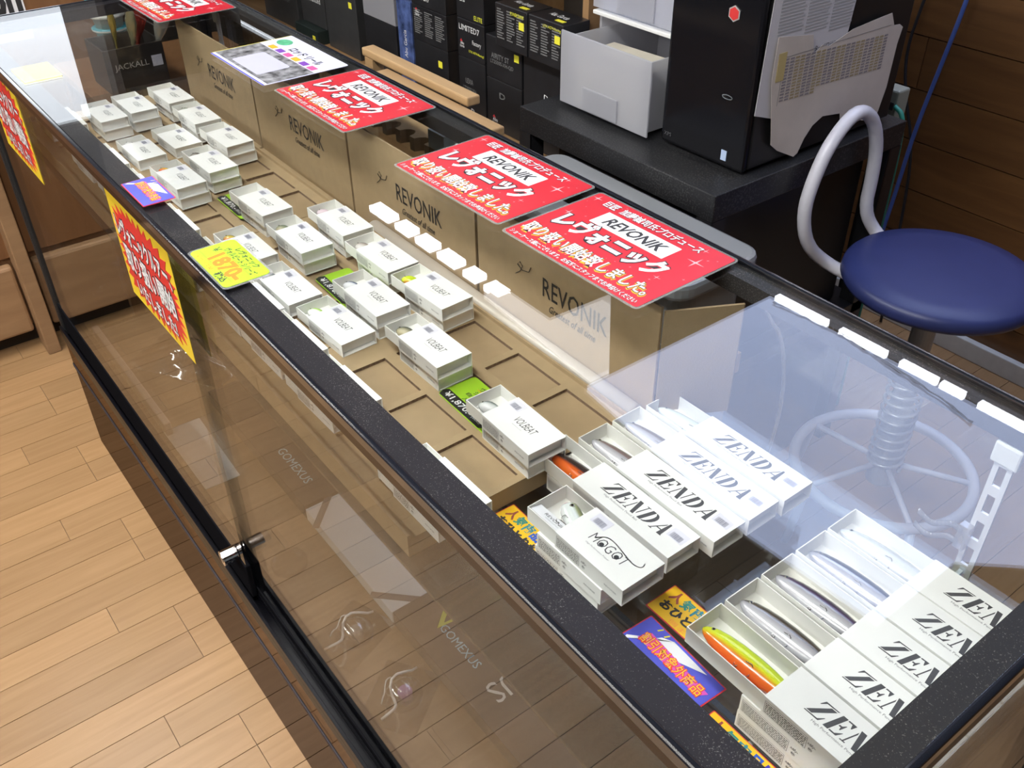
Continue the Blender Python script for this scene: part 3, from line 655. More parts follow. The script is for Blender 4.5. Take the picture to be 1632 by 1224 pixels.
def lure_box(kind, x, y, z, rz, out, label, group=None, simple=False):
    w, t, sl, tl = KINDS[kind]
    m = box_meshes(kind, w, t, sl, tl, out)
    b = thing('lure_box', label, 'box', (x, y, z), R(rz), group)
    obj('tray', m['tray'], b); sv = obj('sleeve', m['sleeve'], b)
    h = t + 0.0001
    if kind == 'volbeat':
        obj('lettering', text_mesh('VOLBEAT', 0.032, 0.0095, mat('logo_ink', (0.06, 0.06, 0.07), 0.5), 0.0, 0.22), sv, (-0.0375, w * 0.52, h))
        obj('subtitle', text_mesh('High Performance Crank', 0.0155, 0.0012, INKG), sv, (-0.042, w * 0.52 - 0.0085, h))
        s = obj('barcode_sticker', m['stk'], sv, (-sl + 0.002, w - 0.0165, h)); obj('barcode', m['bar'], s, (0.003, 0.0012, 0.00012))
        info_x, emb_x = -sl + 0.003, -sl * 0.56
    elif kind.startswith('zenda'):
        obj('lettering', stencil_mesh('ZENDA', 0.082, 0.0182, mat('stencil_ink', (0.075, 0.075, 0.08), 0.5)), sv, (-sl + 0.066, w * 0.55, h))
        obj('subtitle', text_mesh('High Performance Pencil Bait', 0.045, 0.0030, INKG), sv, (-sl + 0.057, w * 0.55 - 0.0125, h))
        s = obj('barcode_sticker', m['stk'], sv, (-0.0225, w - 0.0225, h)); obj('barcode', m['bar'], s, (0.003, 0.0012, 0.00012))
        info_x, emb_x = -sl + 0.003, -sl * 0.60
    else:
        obj('lettering', text_mesh('MOGOT', 0.045, 0.011, MATS['logo_ink'] if 'logo_ink' in MATS else mat('logo_ink', (0.09, 0.09, 0.10), 0.5), -0.006, 0.12), sv, (-0.042, w * 0.47, h))
        mb = MB()
        for q in (-0.0505, -0.0312): mb.prism([(q + 0.0024 * math.cos(k * 0.3927), w * 0.47 - 0.0016 + 0.0024 * math.sin(k * 0.3927)) for k in range(16)], h, h + 0.00005)
        mb.build('eye_dots', INK, sv)
        cy_ = w * 0.47
        mb = MB().tube(smooth_path([(-0.060, cy_ - 0.001, h), (-0.055, cy_ + 0.008, h), (-0.045, cy_ + 0.0095, h), (-0.030, cy_ + 0.006, h), (-0.015, cy_ + 0.0035, h), (-0.008, cy_ + 0.007, h), (-0.010, cy_ + 0.0125, h)], 2), 0.00045, 4)
        mb.v = [(a, c, h + 0.0001) for a, c, _ in mb.v]; mb.build('flourish', mat('pale_grey_ink', (0.55, 0.55, 0.56), 0.5), sv)
        obj('subtitle', text_mesh('High Performance Popper', 0.030, 0.0022, INKG), sv, (-0.047, w * 0.47 - 0.0098, h))
        s = obj('barcode_sticker', m['stk'], sv, (-sl + 0.008, w - 0.016, h)); obj('barcode', m['bar'], s, (0.003, 0.0012, 0.00012))
        info_x, emb_x = -sl + 0.003, -sl * 0.56
    obj('side_print', m['info'], sv, (info_x, -0.00012, t * 0.2)); obj('side_emblem', m['emb'], sv, (emb_x, -0.00012, t * 0.2))
    obj('brand', text_mesh('REVONIK', 0.0155, 0.0022, INKG), sv, (-0.0145, -0.00012, t * 0.45), (R(90), 0, 0))
    return b

# ---- lures lying in the open end of a box
_HK = None
HOOKM = mat('hook_steel', (0.42, 0.41, 0.40), 0.22, 1.0)
def hook_mesh():
    global _HK
    if _HK is None:
        mb = MB(); mb.tube([(0, 0, 0), (0.008, 0, 0)], 0.0005, 5)
        for a in (0.5, 2.6, 4.7):
            c, s = math.cos(a), math.sin(a)
            mb.tube([(0.008 + 0.004 * math.sin(q * 0.62), c * 0.0045 * (1 - math.cos(q * 0.62)) / 1.3, s * 0.0045 * (1 - math.cos(q * 0.62)) / 1.3) for q in range(5)] + [(0.0055, c * 0.0062, s * 0.0062)], 0.00042, 5)
        mb.tube([(-0.0012 + 0.0014 * math.cos(q * 0.785), 0.0014 * math.sin(q * 0.785), 0) for q in range(8)], 0.0003, 5, closed=True)
        _HK = mb.mesh('treble_hook', HOOKM, True)
    return _HK
def body_mesh(name, ln, prof, m, n=18, flat=0.8, arch=0.0):
    """fish body along +x from the nose; prof = (position, half depth); flattened side to side"""
    mb = MB(); rings = []
    for p, r in prof:
        rings.append([(p * ln, r * math.cos(2 * math.pi * k / n) + arch * math.sin(p * math.pi), r * flat * math.sin(2 * math.pi * k / n)) for k in range(n)])
    vs = [v for g in rings for v in g]; fs = []
    for i in range(len(rings) - 1):
        for k in range(n): fs.append((i * n + k, i * n + (k + 1) % n, (i + 1) * n + (k + 1) % n, (i + 1) * n + k))
    fs += [tuple(range(n - 1, -1, -1)), tuple((len(rings) - 1) * n + k for k in range(n))]
    mb.add(vs, fs); return mb.mesh(name, m, True)
def eye(parent, x, y, z, r):
    MB().lathe([(r, 0), (r, 0.0004), (r * 0.7, 0.0008)], 14).build('eye', mat('eye_ring', (0.55, 0.53, 0.42), 0.2, 0.6), parent, (x, y, z), smooth=True)
    MB().lathe([(r * 0.55, 0.0008), (r * 0.5, 0.0012)], 12).build('pupil', mat('eye_black', (0.01, 0.01, 0.01), 0.1), parent, (x, y, z))
def crankbait(box, label, stops, out, kind='volbeat', metal=0.0):
    w, t, sl, tl = KINDS[kind]
    m = ramp_mat('paint_' + label.replace(' ', '_')[:40], stops, 1, -0.0072, 0.0072, 0.22, metal, 900)
    prof = [(0, 0.0015), (0.06, 0.0045), (0.16, 0.0075), (0.3, 0.0096), (0.45, 0.0100), (0.6, 0.0086), (0.75, 0.0060), (0.88, 0.0034), (0.96, 0.0016), (1, 0.0006)]
    th = thing('crankbait', label, 'fishing lure', (0, 0, 0), 0)
    mw = box.matrix_basis
    th.matrix_world = mw @ Matrix.Translation((-sl - out + 0.0065, w * 0.27, 0.0062 + 0.0021)) @ Matrix.Rotation(R(30), 4, 'Z')
    th.location, th.rotation_euler = th.matrix_world.to_translation(), th.matrix_world.to_euler()
    obj('body', body_mesh('body', 0.029, [(p, r * 0.80) for p, r in prof], m, flat=0.80), th)
    eye(th, 0.0045, 0.0012, 0.0040, 0.0014)
    MB().sheet([(0.002, -0.003, 0.0003), (-0.0015, -0.0065, 0.0003), (-0.0005, -0.0085, 0.0003), (0.005, -0.0050, 0.0003)], 0.0008, (0, 0, 1)).build('diving_lip', glass('lip_plastic', (0.9, 0.9, 0.9), 0.06), th)
    o = obj('treble_hook', hook_mesh(), th, (0.0275, 0.0005, 0.0), (R(20), 0, R(8)))
    o.scale = (0.55, 0.55, 0.55)
    return th
def pencil(box, label, stops, kind, out, metal=0.0, transl=False, ln=0.118):
    w, t, sl, tl = KINDS[kind]
    m = ramp_mat('paint_' + label.replace(' ', '_')[:40], stops, 1, -0.0105, 0.0105, 0.22, metal)
    prof = [(0, 0.0012), (0.02, 0.0030), (0.06, 0.0050), (0.12, 0.0068), (0.22, 0.0083), (0.35, 0.0092), (0.5, 0.0093), (0.65, 0.0086), (0.8, 0.0068), (0.9, 0.0048), (0.97, 0.0026), (1, 0.001)]
    th = thing('pencil_lure', label, 'fishing lure', (0, 0, 0), 0)
    mw = box.matrix_basis @ Matrix.Translation((-sl - out + 0.0045, w * 0.40, 0.0080 + 0.0022)) @ Matrix.Rotation(R(2.2), 4, 'Z')
    th.location, th.rotation_euler = mw.to_translation(), mw.to_euler()
    obj('body', body_mesh('body', min(ln, tl - 0.010), [(p, r * 1.2) for p, r in prof], m, 24, 0.70), th)
    eye(th, 0.0085, 0.0022, 0.0040, 0.0019)
    obj('treble_hook', hook_mesh(), th, (0.042, -0.0095, 0.0035), (R(30), 0, R(14)))
    MB().tube([(0.041 + 0.0016 * math.cos(q * 0.785), -0.0098 + 0.0016 * math.sin(q * 0.785), 0.003) for q in range(8)], 0.00035, 5, closed=True).build('split_ring', HOOKM, th)
    return th

V1, V2 = TZ, TZ + 0.0185        # resting heights: first and second layer on the carton insert
PL = 'opened white lure box in the carton tray with no lure showing'
PF = 'white lure box lying half under the dark front frame'
SHADE = [(0, (0.75, 0.75, 0.72)), (0.5, (0.55, 0.58, 0.55)), (1, (0.12, 0.15, 0.14))]
VB = [  # x, y of the near front corner, layer, yaw, lure label / colours
 (-1.602, 0.252, 2, 0.5, None, None), (-1.478, 0.250, 2, -0.6, 'slim dark olive lure', [(0, (0.7, 0.7, 0.62)), (0.5, (0.3, 0.32, 0.25)), (1, (0.06, 0.07, 0.05))]),
 (-1.350, 0.252, 2, 1.5, None, None), (-1.597, 0.181, 2, 0, None, None), (-1.588, 0.125, 2, 0.6, 'pale translucent lure', [(0, (0.75, 0.75, 0.72)), (1, (0.6, 0.6, 0.58))]),
 (-1.432, 0.130, 1, 0.5, 'grey silver lure', [(0, (0.7, 0.7, 0.7)), (0.5, (0.5, 0.5, 0.5)), (1, (0.2, 0.2, 0.2))]), (-1.443, 0.197, 1, 1.2, None, None),
 (-1.272, 0.189, 2, 1, 'dark brown lure', [(0, (0.5, 0.45, 0.4)), (0.4, (0.12, 0.10, 0.08)), (1, (0.03, 0.03, 0.03))]),
 (-1.247, 0.127, 2, 1.5, 'red and gold lure', [(0, (0.75, 0.05, 0.03)), (0.35, (0.8, 0.25, 0.03)), (0.6, (0.75, 0.55, 0.05)), (1, (0.10, 0.09, 0.02))]),
 (-1.086, 0.190, 2, 1.5, None, None), (-0.953, 0.183, 2, -0.4, 'mottled olive green lure', [(0, (0.5, 0.42, 0.25)), (0.4, (0.22, 0.25, 0.16)), (1, (0.07, 0.09, 0.06))]),
 (-0.962, 0.251, 2, -1.0, 'pale pink lure', [(0, (0.75, 0.62, 0.68)), (0.6, (0.72, 0.55, 0.62)), (1, (0.45, 0.38, 0.42))]),
 (-0.838, 0.247, 2, 0.7, 'brown backed silver lure', [(0, (0.7, 0.68, 0.65)), (0.5, (0.4, 0.34, 0.3)), (1, (0.15, 0.11, 0.09))]),
 (-0.722, 0.253, 2, 2.6, 'fluorescent yellow lure', [(0, (0.8, 0.35, 0.05)), (0.15, (0.62, 0.75, 0.02)), (0.85, (0.62, 0.78, 0.03)), (1, (0.1, 0.2, 0.05))]),
 (-0.757, 0.182, 2, 0, 'navy and white lure', [(0, (0.8, 0.8, 0.82)), (0.45, (0.75, 0.76, 0.8)), (0.6, (0.10, 0.14, 0.25)), (1, (0.02, 0.03, 0.06))]),
 (-0.755, 0.131, 1, 2, 'lime backed white lure', [(0, (0.8, 0.8, 0.78)), (0.4, (0.78, 0.8, 0.74)), (0.6, (0.45, 0.75, 0.12)), (1, (0.40, 0.68, 0.10))]),
 (-0.625, 0.181, 2, 0.6, 'gold flecked dark baitfish lure', [(0, (0.7, 0.62, 0.4)), (0.35, (0.35, 0.32, 0.2)), (0.6, (0.12, 0.13, 0.10)), (1, (0.03, 0.03, 0.03))]),
 (-0.448, 0.171, 2, -1.2, 'silver baitfish lure with grey green back', [(0, (0.78, 0.78, 0.78)), (0.45, (0.62, 0.64, 0.62)), (0.7, (0.14, 0.18, 0.17)), (1, (0.05, 0.07, 0.07))]),
 (-1.006, 0.124, 1, 0, 'yellow and red mottled lure', [(0, (0.7, 0.2, 0.08)), (0.4, (0.55, 0.42, 0.06)), (1, (0.12, 0.13, 0.05))]),
 (-0.874, 0.122, 1, 0.5, 'dark finned lure', [(0, (0.6, 0.6, 0.6)), (0.5, (0.2, 0.22, 0.22)), (1, (0.03, 0.03, 0.03))]),
 (-1.648, 0.0535, 1, 0, None, None), (-1.433, 0.0535, 1, 0, None, None), (-1.302, 0.0535, 1, 0, None, None), (-1.141, 0.0535, 1, 0, None, None), (-1.005, 0.0535, 1, 0, None, None),
 (-0.873, 0.0535, 1, 0, None, None), (-0.759, 0.0535, 1, 0.5, None, None), (-0.636, 0.0535, 1, 1, None, None), (-0.434, 0.0535, 1, 0, None, None)]
for x, y, ly, rz, lure, stops in VB:
    z = V2 if ly == 2 else V1
    front = y < 0.09
    lab = ('opened white lure box showing a ' + lure) if lure else (PF if front else PL)
    b = lure_box('volbeat', x, y, z + 0.0003, rz, 0.031, lab, 'white lure boxes under the front frame' if front else 'white lure boxes in the carton trays')
    if front: b.scale = (1.0, 1.30, 1.0)      # the front row holds a broader box
    if lure: crankbait(b, lure + ' lying in a white box', stops, 0.031)
    if ly == 2: lure_box('volbeat', x - 0.004, y + 0.003, V1 + 0.0002, rz, 0.0, ('closed white box under the box of the ' + lure) if lure else 'closed white box under an opened box showing no lure', 'lower white lure boxes')

# wide lettered boxes: four behind the popper box, five by the near end
SIL = lambda back, belly=(0.66, 0.65, 0.68): [(0, belly), (0.3, (0.58, 0.57, 0.61)), (0.50, (0.40, 0.39, 0.42)), (0.57, back), (1, tuple(c * 0.45 for c in back))]
ZG = [(-0.278, 0.196, 'black lure with an orange belly', [(0, (0.80, 0.16, 0.02)), (0.33, (0.78, 0.13, 0.02)), (0.48, (0.05, 0.03, 0.03)), (1, (0.015, 0.015, 0.02))], 0.0),
      (-0.266, 0.243, 'pink brown silver lure', SIL((0.24, 0.17, 0.17)), 0.15), (-0.265, 0.2895, 'brown backed chrome lure', SIL((0.20, 0.15, 0.13)), 0.2),
      (-0.262, 0.336, 'pale mint white lure', [(0, (0.74, 0.77, 0.75)), (0.5, (0.64, 0.71, 0.68)), (1, (0.42, 0.50, 0.46))], 0.0)]
for x, y, lure, st, me in ZG:
    b = lure_box('zenda', x, y, SH + 0.0212, 0.4, 0.058, 'stencil lettered white box with a ' + lure, 'wide lettered boxes beside the carton')
    pencil(b, lure + ' lying in a wide lettered box', st, 'zenda', 0.058, me)
    lure_box('zenda', x - 0.040, y + 0.001, SH + 0.0004, 0.4, 0.0, 'closed white box under the ' + lure, 'lower wide lettered boxes')
GG = [(0.1405, 'bright chartreuse lure with an orange belly', [(0, (0.85, 0.13, 0.02)), (0.25, (0.85, 0.18, 0.02)), (0.45, (0.72, 0.78, 0.03)), (0.9, (0.60, 0.78, 0.03)), (1, (0.12, 0.2, 0.04))], 0.0),
      (0.1855, 'grey silver lure with olive back', SIL((0.11, 0.09, 0.07)), 0.15), (0.2305, 'violet backed silver lure', SIL((0.10, 0.07, 0.13)), 0.15),
      (0.2755, 'chrome lure with a black back', SIL((0.04, 0.04, 0.045)), 0.35), (0.3195, 'pearl white lure', [(0, (0.76, 0.77, 0.76)), (0.5, (0.70, 0.73, 0.73)), (1, (0.55, 0.60, 0.60))], 0.1)]
for y, lure, st, me in GG:
    b = lure_box('zenda2', -0.0105, y, SH + 0.0420, 0, 0.081, 'stencil lettered white box with a ' + lure, 'wide lettered boxes at the near end')
    pencil(b, lure + ' lying in a box at the near end', st, 'zenda2', 0.081, me, ln=0.102)
    for q in (0, 1): lure_box('zenda', -0.0125 + 0.001 * q, y + 0.0012 - 0.0006 * q, SH + 0.0004 + 0.0208 * q, 0, 0.0, ('lowest', 'middle')[q] + ' closed white box in the stack under the ' + lure, 'stacked wide lettered boxes')
b = lure_box('mogot', -0.264, 0.127, SH + 0.0402, 0.6, 0.041, 'white box lettered with two eyes in its name and a popper lure inside', None)
for q in (0, 1): lure_box('mogot', -0.288 - 0.004 * (1 - q), 0.1265 - 0.001 * q, SH + 0.0004 + 0.0199 * q, 0.4, 0.0, 'closed white box under the popper lure box', 'boxes under the popper box')
# popper lure and its small card
pm = ramp_mat('popper_paint', [(0, (0.77, 0.80, 0.78)), (0.55, (0.72, 0.77, 0.74)), (0.75, (0.30, 0.33, 0.16)), (1, (0.13, 0.15, 0.06))], 1, -0.009, 0.009, 0.2)
mw = b.matrix_basis @ Matrix.Translation((-0.088 - 0.041 + 0.0165, 0.0365, 0.0100)) @ Matrix.Rotation(R(-22), 4, 'Z')
pp = thing('popper_lure', 'white popper lure with green back, pink mouth and round eye', 'fishing lure', mw.to_translation(), mw.to_euler().z)
obj('body', body_mesh('body', 0.056, [(0, 0.0072), (0.04, 0.0088), (0.15, 0.0098), (0.4, 0.0102), (0.7, 0.0085), (0.9, 0.0055), (1, 0.0025)], pm, 20, 0.70), pp)
MB().tube([(-0.0006, -0.001, 0), (0.0008, -0.001, 0)], 0.0046, 16).build('mouth_cup', mat('pink_cup', (0.72, 0.06, 0.26), 0.3), pp)
eye(pp, 0.0065, 0.0020, 0.0062, 0.0026)
obj('treble_hook', hook_mesh(), pp, (0.027, -0.0092, 0.002), (0, 0, R(200)))
cd = MB().box(0, 0.052, 0, 0.013, 0, 0.0004).build('maker_card', WHITE, None, tuple((b.matrix_basis @ Vector((-0.127, 0.0035, 0.0165)))), (R(-14), 0, R(0.6)))
tag(cd, 'small white maker card tucked in the popper lure box', 'card')
letter(cd, 'REVONIK', 0.026, 0.0075, 0.0006, 0.026, 0.0038, INK); letter(cd, 'Greatest of all time', 0.026, 0.0035, 0.0006, 0.018, 0.0013, INKG)

# ================================================================ LOWER DECK OF THE CASE
DK = 0.3003
def flat_box(name, label, x0, x1, y0, y1, h, m, texts=(), rz=0.0, cat='box', group=None, z=None):
    t = thing(name, label, cat, (x0, y0, DK if z is None else z), rz, group)
    MB().box(0, x1 - x0, 0, y1 - y0, 0, h).build('carton', m, t, bevel=0.001)
    for s, cx, cy, w, hh, mt, ro in texts: letter(t, s, cx, cy, h + 0.0006, w, hh, mt, rot=ro)
    return t
DKB = mat('dark_brown_carton', (0.075, 0.055, 0.042), 0.45, var=0.12, vscale=12)
BLT = mat('blue_logo', (0.30, 0.48, 0.60), 0.4); PWT = mat('pale_print', (0.55, 0.52, 0.48), 0.5); OLV = mat('olive_digit', (0.50, 0.50, 0.06), 0.5)
flat_box('tackle_carton', 'dark brown flat carton with pale blue maker name near the lock', -1.49, -1.070, 0.163, 0.42, 0.03, DKB, [('GOMEXUS', 0.313, 0.036, 0.114, 0.017, BLT, 0.0)])
flat_box('tackle_carton', 'dark brown flat carton with blue and white names and an olive seven', -0.776, -0.30, 0.163, 0.42, 0.03, DKB,
         [('GOMEXUS', 0.117, 0.046, 0.094, 0.014, BLT, 0.0), ('ÆXUS', 0.214, 0.094, 0.125, 0.036, PWT, R(-90)), ('7', 0.055, 0.060, 0.042, 0.034, OLV, R(-98)), ('26', 0.014, 0.138, 0.022, 0.018, PWT, R(-90)), ('2', 0.064, 0.138, 0.012, 0.018, PWT, R(-90))])
ws = flat_box('white_carton', 'flat white carton with dark corner bands on the lower deck', -1.067, -0.779, 0.163, 0.36, 0.025, mat('dull_white_carton', (0.62, 0.60, 0.58), 0.5))
for (cx, cy, r) in ((0.0, 0.0, 45), (0.288, 0.0, 135), (0.0, 0.197, -45)):
    MB().box(-0.042, 0.042, -0.006, 0.006, 0, 0.0004).build('corner_band', mat('taupe_band', (0.16, 0.13, 0.12), 0.5), ws, (cx + 0.022 * (1 if cx < 0.1 else -1), cy + 0.022 * (1 if cy < 0.1 else -1), 0.0252), R(-r))
for x0, y0, x1, y1, lab in ((-1.46, 0.045, -1.25, 0.125, 'white printed sheet lying against the front rail'), (-1.90, 0.30, -1.62, 0.42, 'white printed sheet at the far back of the lower deck')):
    t = tag(MB().box(0, x1 - x0, 0, y1 - y0, 0, 0.001).build('paper_sheet', mat('sheet_white', (0.55, 0.52, 0.50), 0.6, var=0.05, vscale=12), None, (x0, y0, DK), R(-2)), lab, 'paper')
tag(MB().box(-1.88, -1.44, 0.052, 0.066, DK, DK + 0.03).build('foam_strip', mat('pinkish_foam', (0.55, 0.44, 0.38), 0.7), bevel=0.003), 'pale pinkish foam strip lying behind the front rail', 'strip')
PLAST = glass('clear_blister', (0.93, 0.93, 0.94), 0.22, 0.12)
def crumple(name, label, cx, cy, sx, sy, h, seed, m, z=None):
    r = random.Random(seed); n = 14; vs = []; fs = []
    for i in range(n + 1):
        for j in range(n + 1):
            u, v = i / n - 0.5, j / n - 0.5; d = max(0, 1 - 4 * (u * u + v * v))
            vs.append((u * sx + r.uniform(-1, 1) * sx * 0.02, v * sy + r.uniform(-1, 1) * sy * 0.02, 0.002 + h * d * (0.55 + 0.45 * r.random()) + 0.004 * abs(math.sin(9 * u + seed) * math.sin(7 * v))))
    for i in range(n):
        for j in range(n): a = i * (n + 1) + j; fs.append((a, a + n + 1, a + n + 2, a + 1))
    o = MB().add(vs, fs).build(name, m, None, (cx, cy, DK if z is None else z), r.uniform(-0.6, 0.6), smooth=True)
    sol = o.modifiers.new('thickness', 'SOLIDIFY'); sol.thickness = 0.0005
    sub = o.modifiers.new('sub', 'SUBSURF'); sub.levels = sub.render_levels = 1
    return tag(o, label, 'bag')
crumple('plastic_bag', 'crumpled clear plastic bag on the lower deck behind the starburst poster', -1.66, 0.19, 0.24, 0.14, 0.05, 5, PLAST)
def blister(label, x, y, rz, tint):
    t = thing('blister_pack', label, 'package', (x, y, DK), rz, 'clear blister packs')
    prof = [(0.030, 0), (0.030, 0.004), (0.022, 0.016), (0.014, 0.024), (0.004, 0.026)]
    MB().lathe(prof, 28).build('dome', PLAST, t, smooth=True)
    MB().lathe([(0.011, 0), (0.011, 0.010), (0.008, 0.014)], 20).build('spool', tint, t, (0.005, 0.0, 0.001), smooth=True)
    MB().tube([(-0.004 + 0.012 * math.sin(q * 0.7), -0.06 + 0.009 * q, 0.022 + 0.006 * math.sin(q)) for q in range(12)], 0.0022, 6).build('twist_glint', mat('glint_white', (0.82, 0.80, 0.78), 0.3, 0.3), t, smooth=True)  # twisted highlights of the clear plastic, modelled as pale strips
    MB().tube([(-0.02 + 0.004 * math.cos(q * 0.5), -0.035 + 0.006 * q, 0.018 + 0.004 * math.sin(q * 1.3)) for q in range(9)], 0.0010, 6).build('twist_glint', MATS['glint_white'], t, smooth=True)
    MB().box(-0.045, 0.045, -0.06, 0.05, 0, 0.0006).build('backing', PLAST, t)
blister('clear blister pack with pale modelled highlights behind the slide rail', -0.80, 0.105, R(20), mat('smoke_plastic', (0.3, 0.28, 0.27), 0.2))
blister('clear blister pack with a violet spool behind the slide rail', -0.66, 0.105, R(35), mat('violet_plastic', (0.30, 0.12, 0.48), 0.2))
tag(MB().prism([(0.03 + 0.03 * math.cos(k * 0.3927), 0.03 * math.sin(k * 0.3927)) for k in range(16)], 0, 0.008).build('clear_cap', PLAST, None, (-1.02, 0.09, DK), 0), 'round clear plastic cap lying on the deck before the white carton', 'cap')

# plastic hanger clip on the back standard
hc = thing('hanger_clip', 'clear plastic double hanger clip hooked on the slotted standard', 'clip', (-0.136, W - 0.026, 0.852))
for dz, dy in ((0.006, 0.0), (-0.010, -0.006)):
    mb = MB(); pts = [(-0.003 * q, -0.004 - dy * 0 - 0.0008 * q, dz + 0.004 * math.sin(q * 0.55)) for q in range(14)]
    for a, c in zip(pts, pts[1:]): mb.add([(a[0], a[1], a[2] - 0.003), (c[0], c[1], c[2] - 0.003), (c[0], c[1], c[2] + 0.003), (a[0], a[1], a[2] + 0.003)], [(0, 1, 2, 3)])
    o = mb.build('arm', glass('clip_plastic', (0.85, 0.83, 0.85), 0.12, 0.05, haze=0.25), hc, smooth=True)
    s_ = o.modifiers.new('thickness', 'SOLIDIFY'); s_.thickness = 0.0016
MB().box(-0.004, 0.006, -0.004, 0.004, -0.016, 0.012).build('plate', MATS['clip_plastic'], hc)

# ================================================================ BEHIND THE CASE
RACKZ = 0.79
SATIN = mat('satin_black_case', (0.010, 0.010, 0.011), 0.4)
RK = mat('black_steel', (0.014, 0.014, 0.016), 0.35, 0.0, var=0.3, vscale=25)
rack = thing('steel_rack', 'black slotted steel rack carrying the computer and drawers', 'rack', (-1.12, 1.13, 0))
def rp(name, mb, m=RK, **k):
    o = mb.build(name, m, None, **k); o.parent = rack; o.matrix_parent_inverse = Matrix.Translation((1.12, -1.13, 0)); return o
rp('shelf_board', MB().box(-1.378, -0.845, 0.88, 1.42, RACKZ - 0.05, RACKZ), speckle('dusty_black_board', (0.011, 0.011, 0.013), (0.045, 0.045, 0.045), 300, 0.45, 0.66), bevel=0.002)
rp('shelf_board', MB().box(-1.378, -0.845, 0.90, 1.42, 0.36, 0.385))
bc = thing('black_case', 'big black equipment case on the lower board of the rack', 'case', (-1.11, 1.15, 0.3853))
MB().box(-0.23, 0.225, -0.20, 0.22, 0.0, 0.34).build('body', SATIN, bc, bevel=0.006)
MB().box(-0.20, 0.195, -0.204, -0.20, 0.03, 0.31).build('front_grille', mat('grille_black', (0.008, 0.008, 0.009), 0.7, var=0.3, vscale=400), bc)
tag(MB().box(-1.36, -0.87, 0.93, 1.38, 0.0, 0.33).build('floor_crate', mat('black_crate', (0.012, 0.011, 0.011), 0.6, var=0.2), bevel=0.006), 'black crate standing under the rack', 'crate')
for x0, y0 in ((-0.88, 0.88), (-1.378, 0.88), (-0.88, 1.385), (-1.378, 1.385)):
    lg = rp('leg', MB().box(x0, x0 + 0.035, y0 - 0.001, y0 + 0.002, 0, RACKZ - 0.05).box(x0 + 0.032, x0 + 0.035, y0, y0 + 0.035, 0, RACKZ - 0.05))
    if y0 < 1:
        mb = MB()
        for k in range(12): mb.tube([(x0 + 0.016, y0 - 0.0015, RACKZ - 0.075 - k * 0.045), (x0 + 0.016, y0 - 0.0005, RACKZ - 0.075 - k * 0.045)], 0.0042, 10)
        o = mb.build('slot_holes', mat('hole_grey', (0.30, 0.28, 0.26), 0.6), None); o.parent = lg; o.matrix_parent_inverse = lg.matrix_parent_inverse.copy()
        bo = MB().lathe([(0.006, 0), (0.006, 0.003), (0.003, 0.004)], 12).build('bolt', CHROME, None, (x0 + 0.016, y0 - 0.001, RACKZ - 0.018), (R(90), 0, 0)); bo.parent = lg; bo.matrix_parent_inverse = lg.matrix_parent_inverse.copy()
# computer tower
pc = thing('computer_tower', 'glossy black computer tower standing on the steel rack', 'computer', (-0.968, 1.18, RACKZ))
GB = mat('gloss_black', (0.006, 0.006, 0.008), 0.15, spec=0.3); SB = mat('satin_black', (0.012, 0.012, 0.013), 0.45)
MB().box(-0.098, 0.098, -0.195, 0.21, 0.008, 0.41).build('chassis', SB, pc, bevel=0.004)
MB().box(-0.099, 0.099, -0.211, -0.196, 0.006, 0.412).build('front_panel', GB, pc, bevel=0.006)
for x0 in (-0.085, 0.065): MB().box(x0, x0 + 0.02, -0.18, 0.19, 0, 0.008).build('foot', SB, pc)
MB().box(0.050, 0.062, -0.2125, -0.211, 0.018, 0.036).build('badge_sticker', mat('sticker_blue', (0.42, 0.52, 0.72), 0.3), pc)
letter(pc, 'XPS', -0.080, 0.024, -0.2122, 0.018, 0.007, mat('dim_grey', (0.10, 0.10, 0.11), 0.3), plane='XZ')
MB().tube([(0.048 + 0.011 * math.cos(q * 0.5236), -0.2125, 0.128 + 0.0035 * math.sin(q * 0.5236)) for q in range(12)], 0.0008, 5, closed=True).build('power_logo', mat('logo_steel', (0.5, 0.55, 0.6), 0.2, 0.8), pc)
hx = lambda r: [(0.040 + r * math.cos(R(90 + 60 * k)), -0.2118, 0.262 + r * math.sin(R(90 + 60 * k))) for k in range(6)]
MB().sheet(hx(0.013), 0.0008, (0, -1, 0)).build('badge', mat('badge_silver', (0.6, 0.6, 0.6), 0.3, 0.5), pc)
MB().sheet([(x, y - 0.0009, z) for x, y, z in hx(0.0105)], 0.0006, (0, -1, 0)).build('badge_centre', mat('badge_red', (0.6, 0.04, 0.04), 0.3), pc)
# papers taped to the side of the tower
PAPR = mat('aged_paper', (0.60, 0.53, 0.47), 0.8, var=0.07, vscale=14, bump=0.2, bscale=60)
def side_paper(label, pts, x, m, curl=0.0):
    """sheet hanging on the tower's side: polygon in (y, z)"""
    t = thing('taped_paper', label, 'paper', (x, pts[0][0], pts[0][1]))
    MB().sheet([(0.012 * curl * max(0, (p[0] - 1.25)) * 8, p[0] - pts[0][0], p[1] - pts[0][1]) for p in pts], 0.0006, (1, 0, 0)).build('sheet', m, t)
    return t
t = side_paper('white printed list taped behind the torn price chart', [(0.985, 1.16), (0.975, 0.90), (1.02, 0.885), (1.19, 0.975), (1.21, 1.16)], -0.8645, mat('list_paper', (0.62, 0.60, 0.62), 0.7))
mb = MB()
for k in range(26):
    for c0, c1 in ((1.005, 1.065), (1.075, 1.13), (1.14, 1.195)):
        z = 1.155 - k * 0.0052; mb.box(0.0008, 0.0010, c0 - 0.985 - 0.004 * k / 26, c1 - 0.985 - 0.008 * (k % 3) / 3, z - 1.16 - (c0 - 1.0) * 0.12, z - 1.16 - (c0 - 1.0) * 0.12 + 0.0028)
mb.build('print_rows', INKL, t)
letter(t, 'ウォーターメロリン', 1.12 - 0.985, 0.985 - 1.16, 0.0012, 0.09, 0.010, INK, plane='YZ')
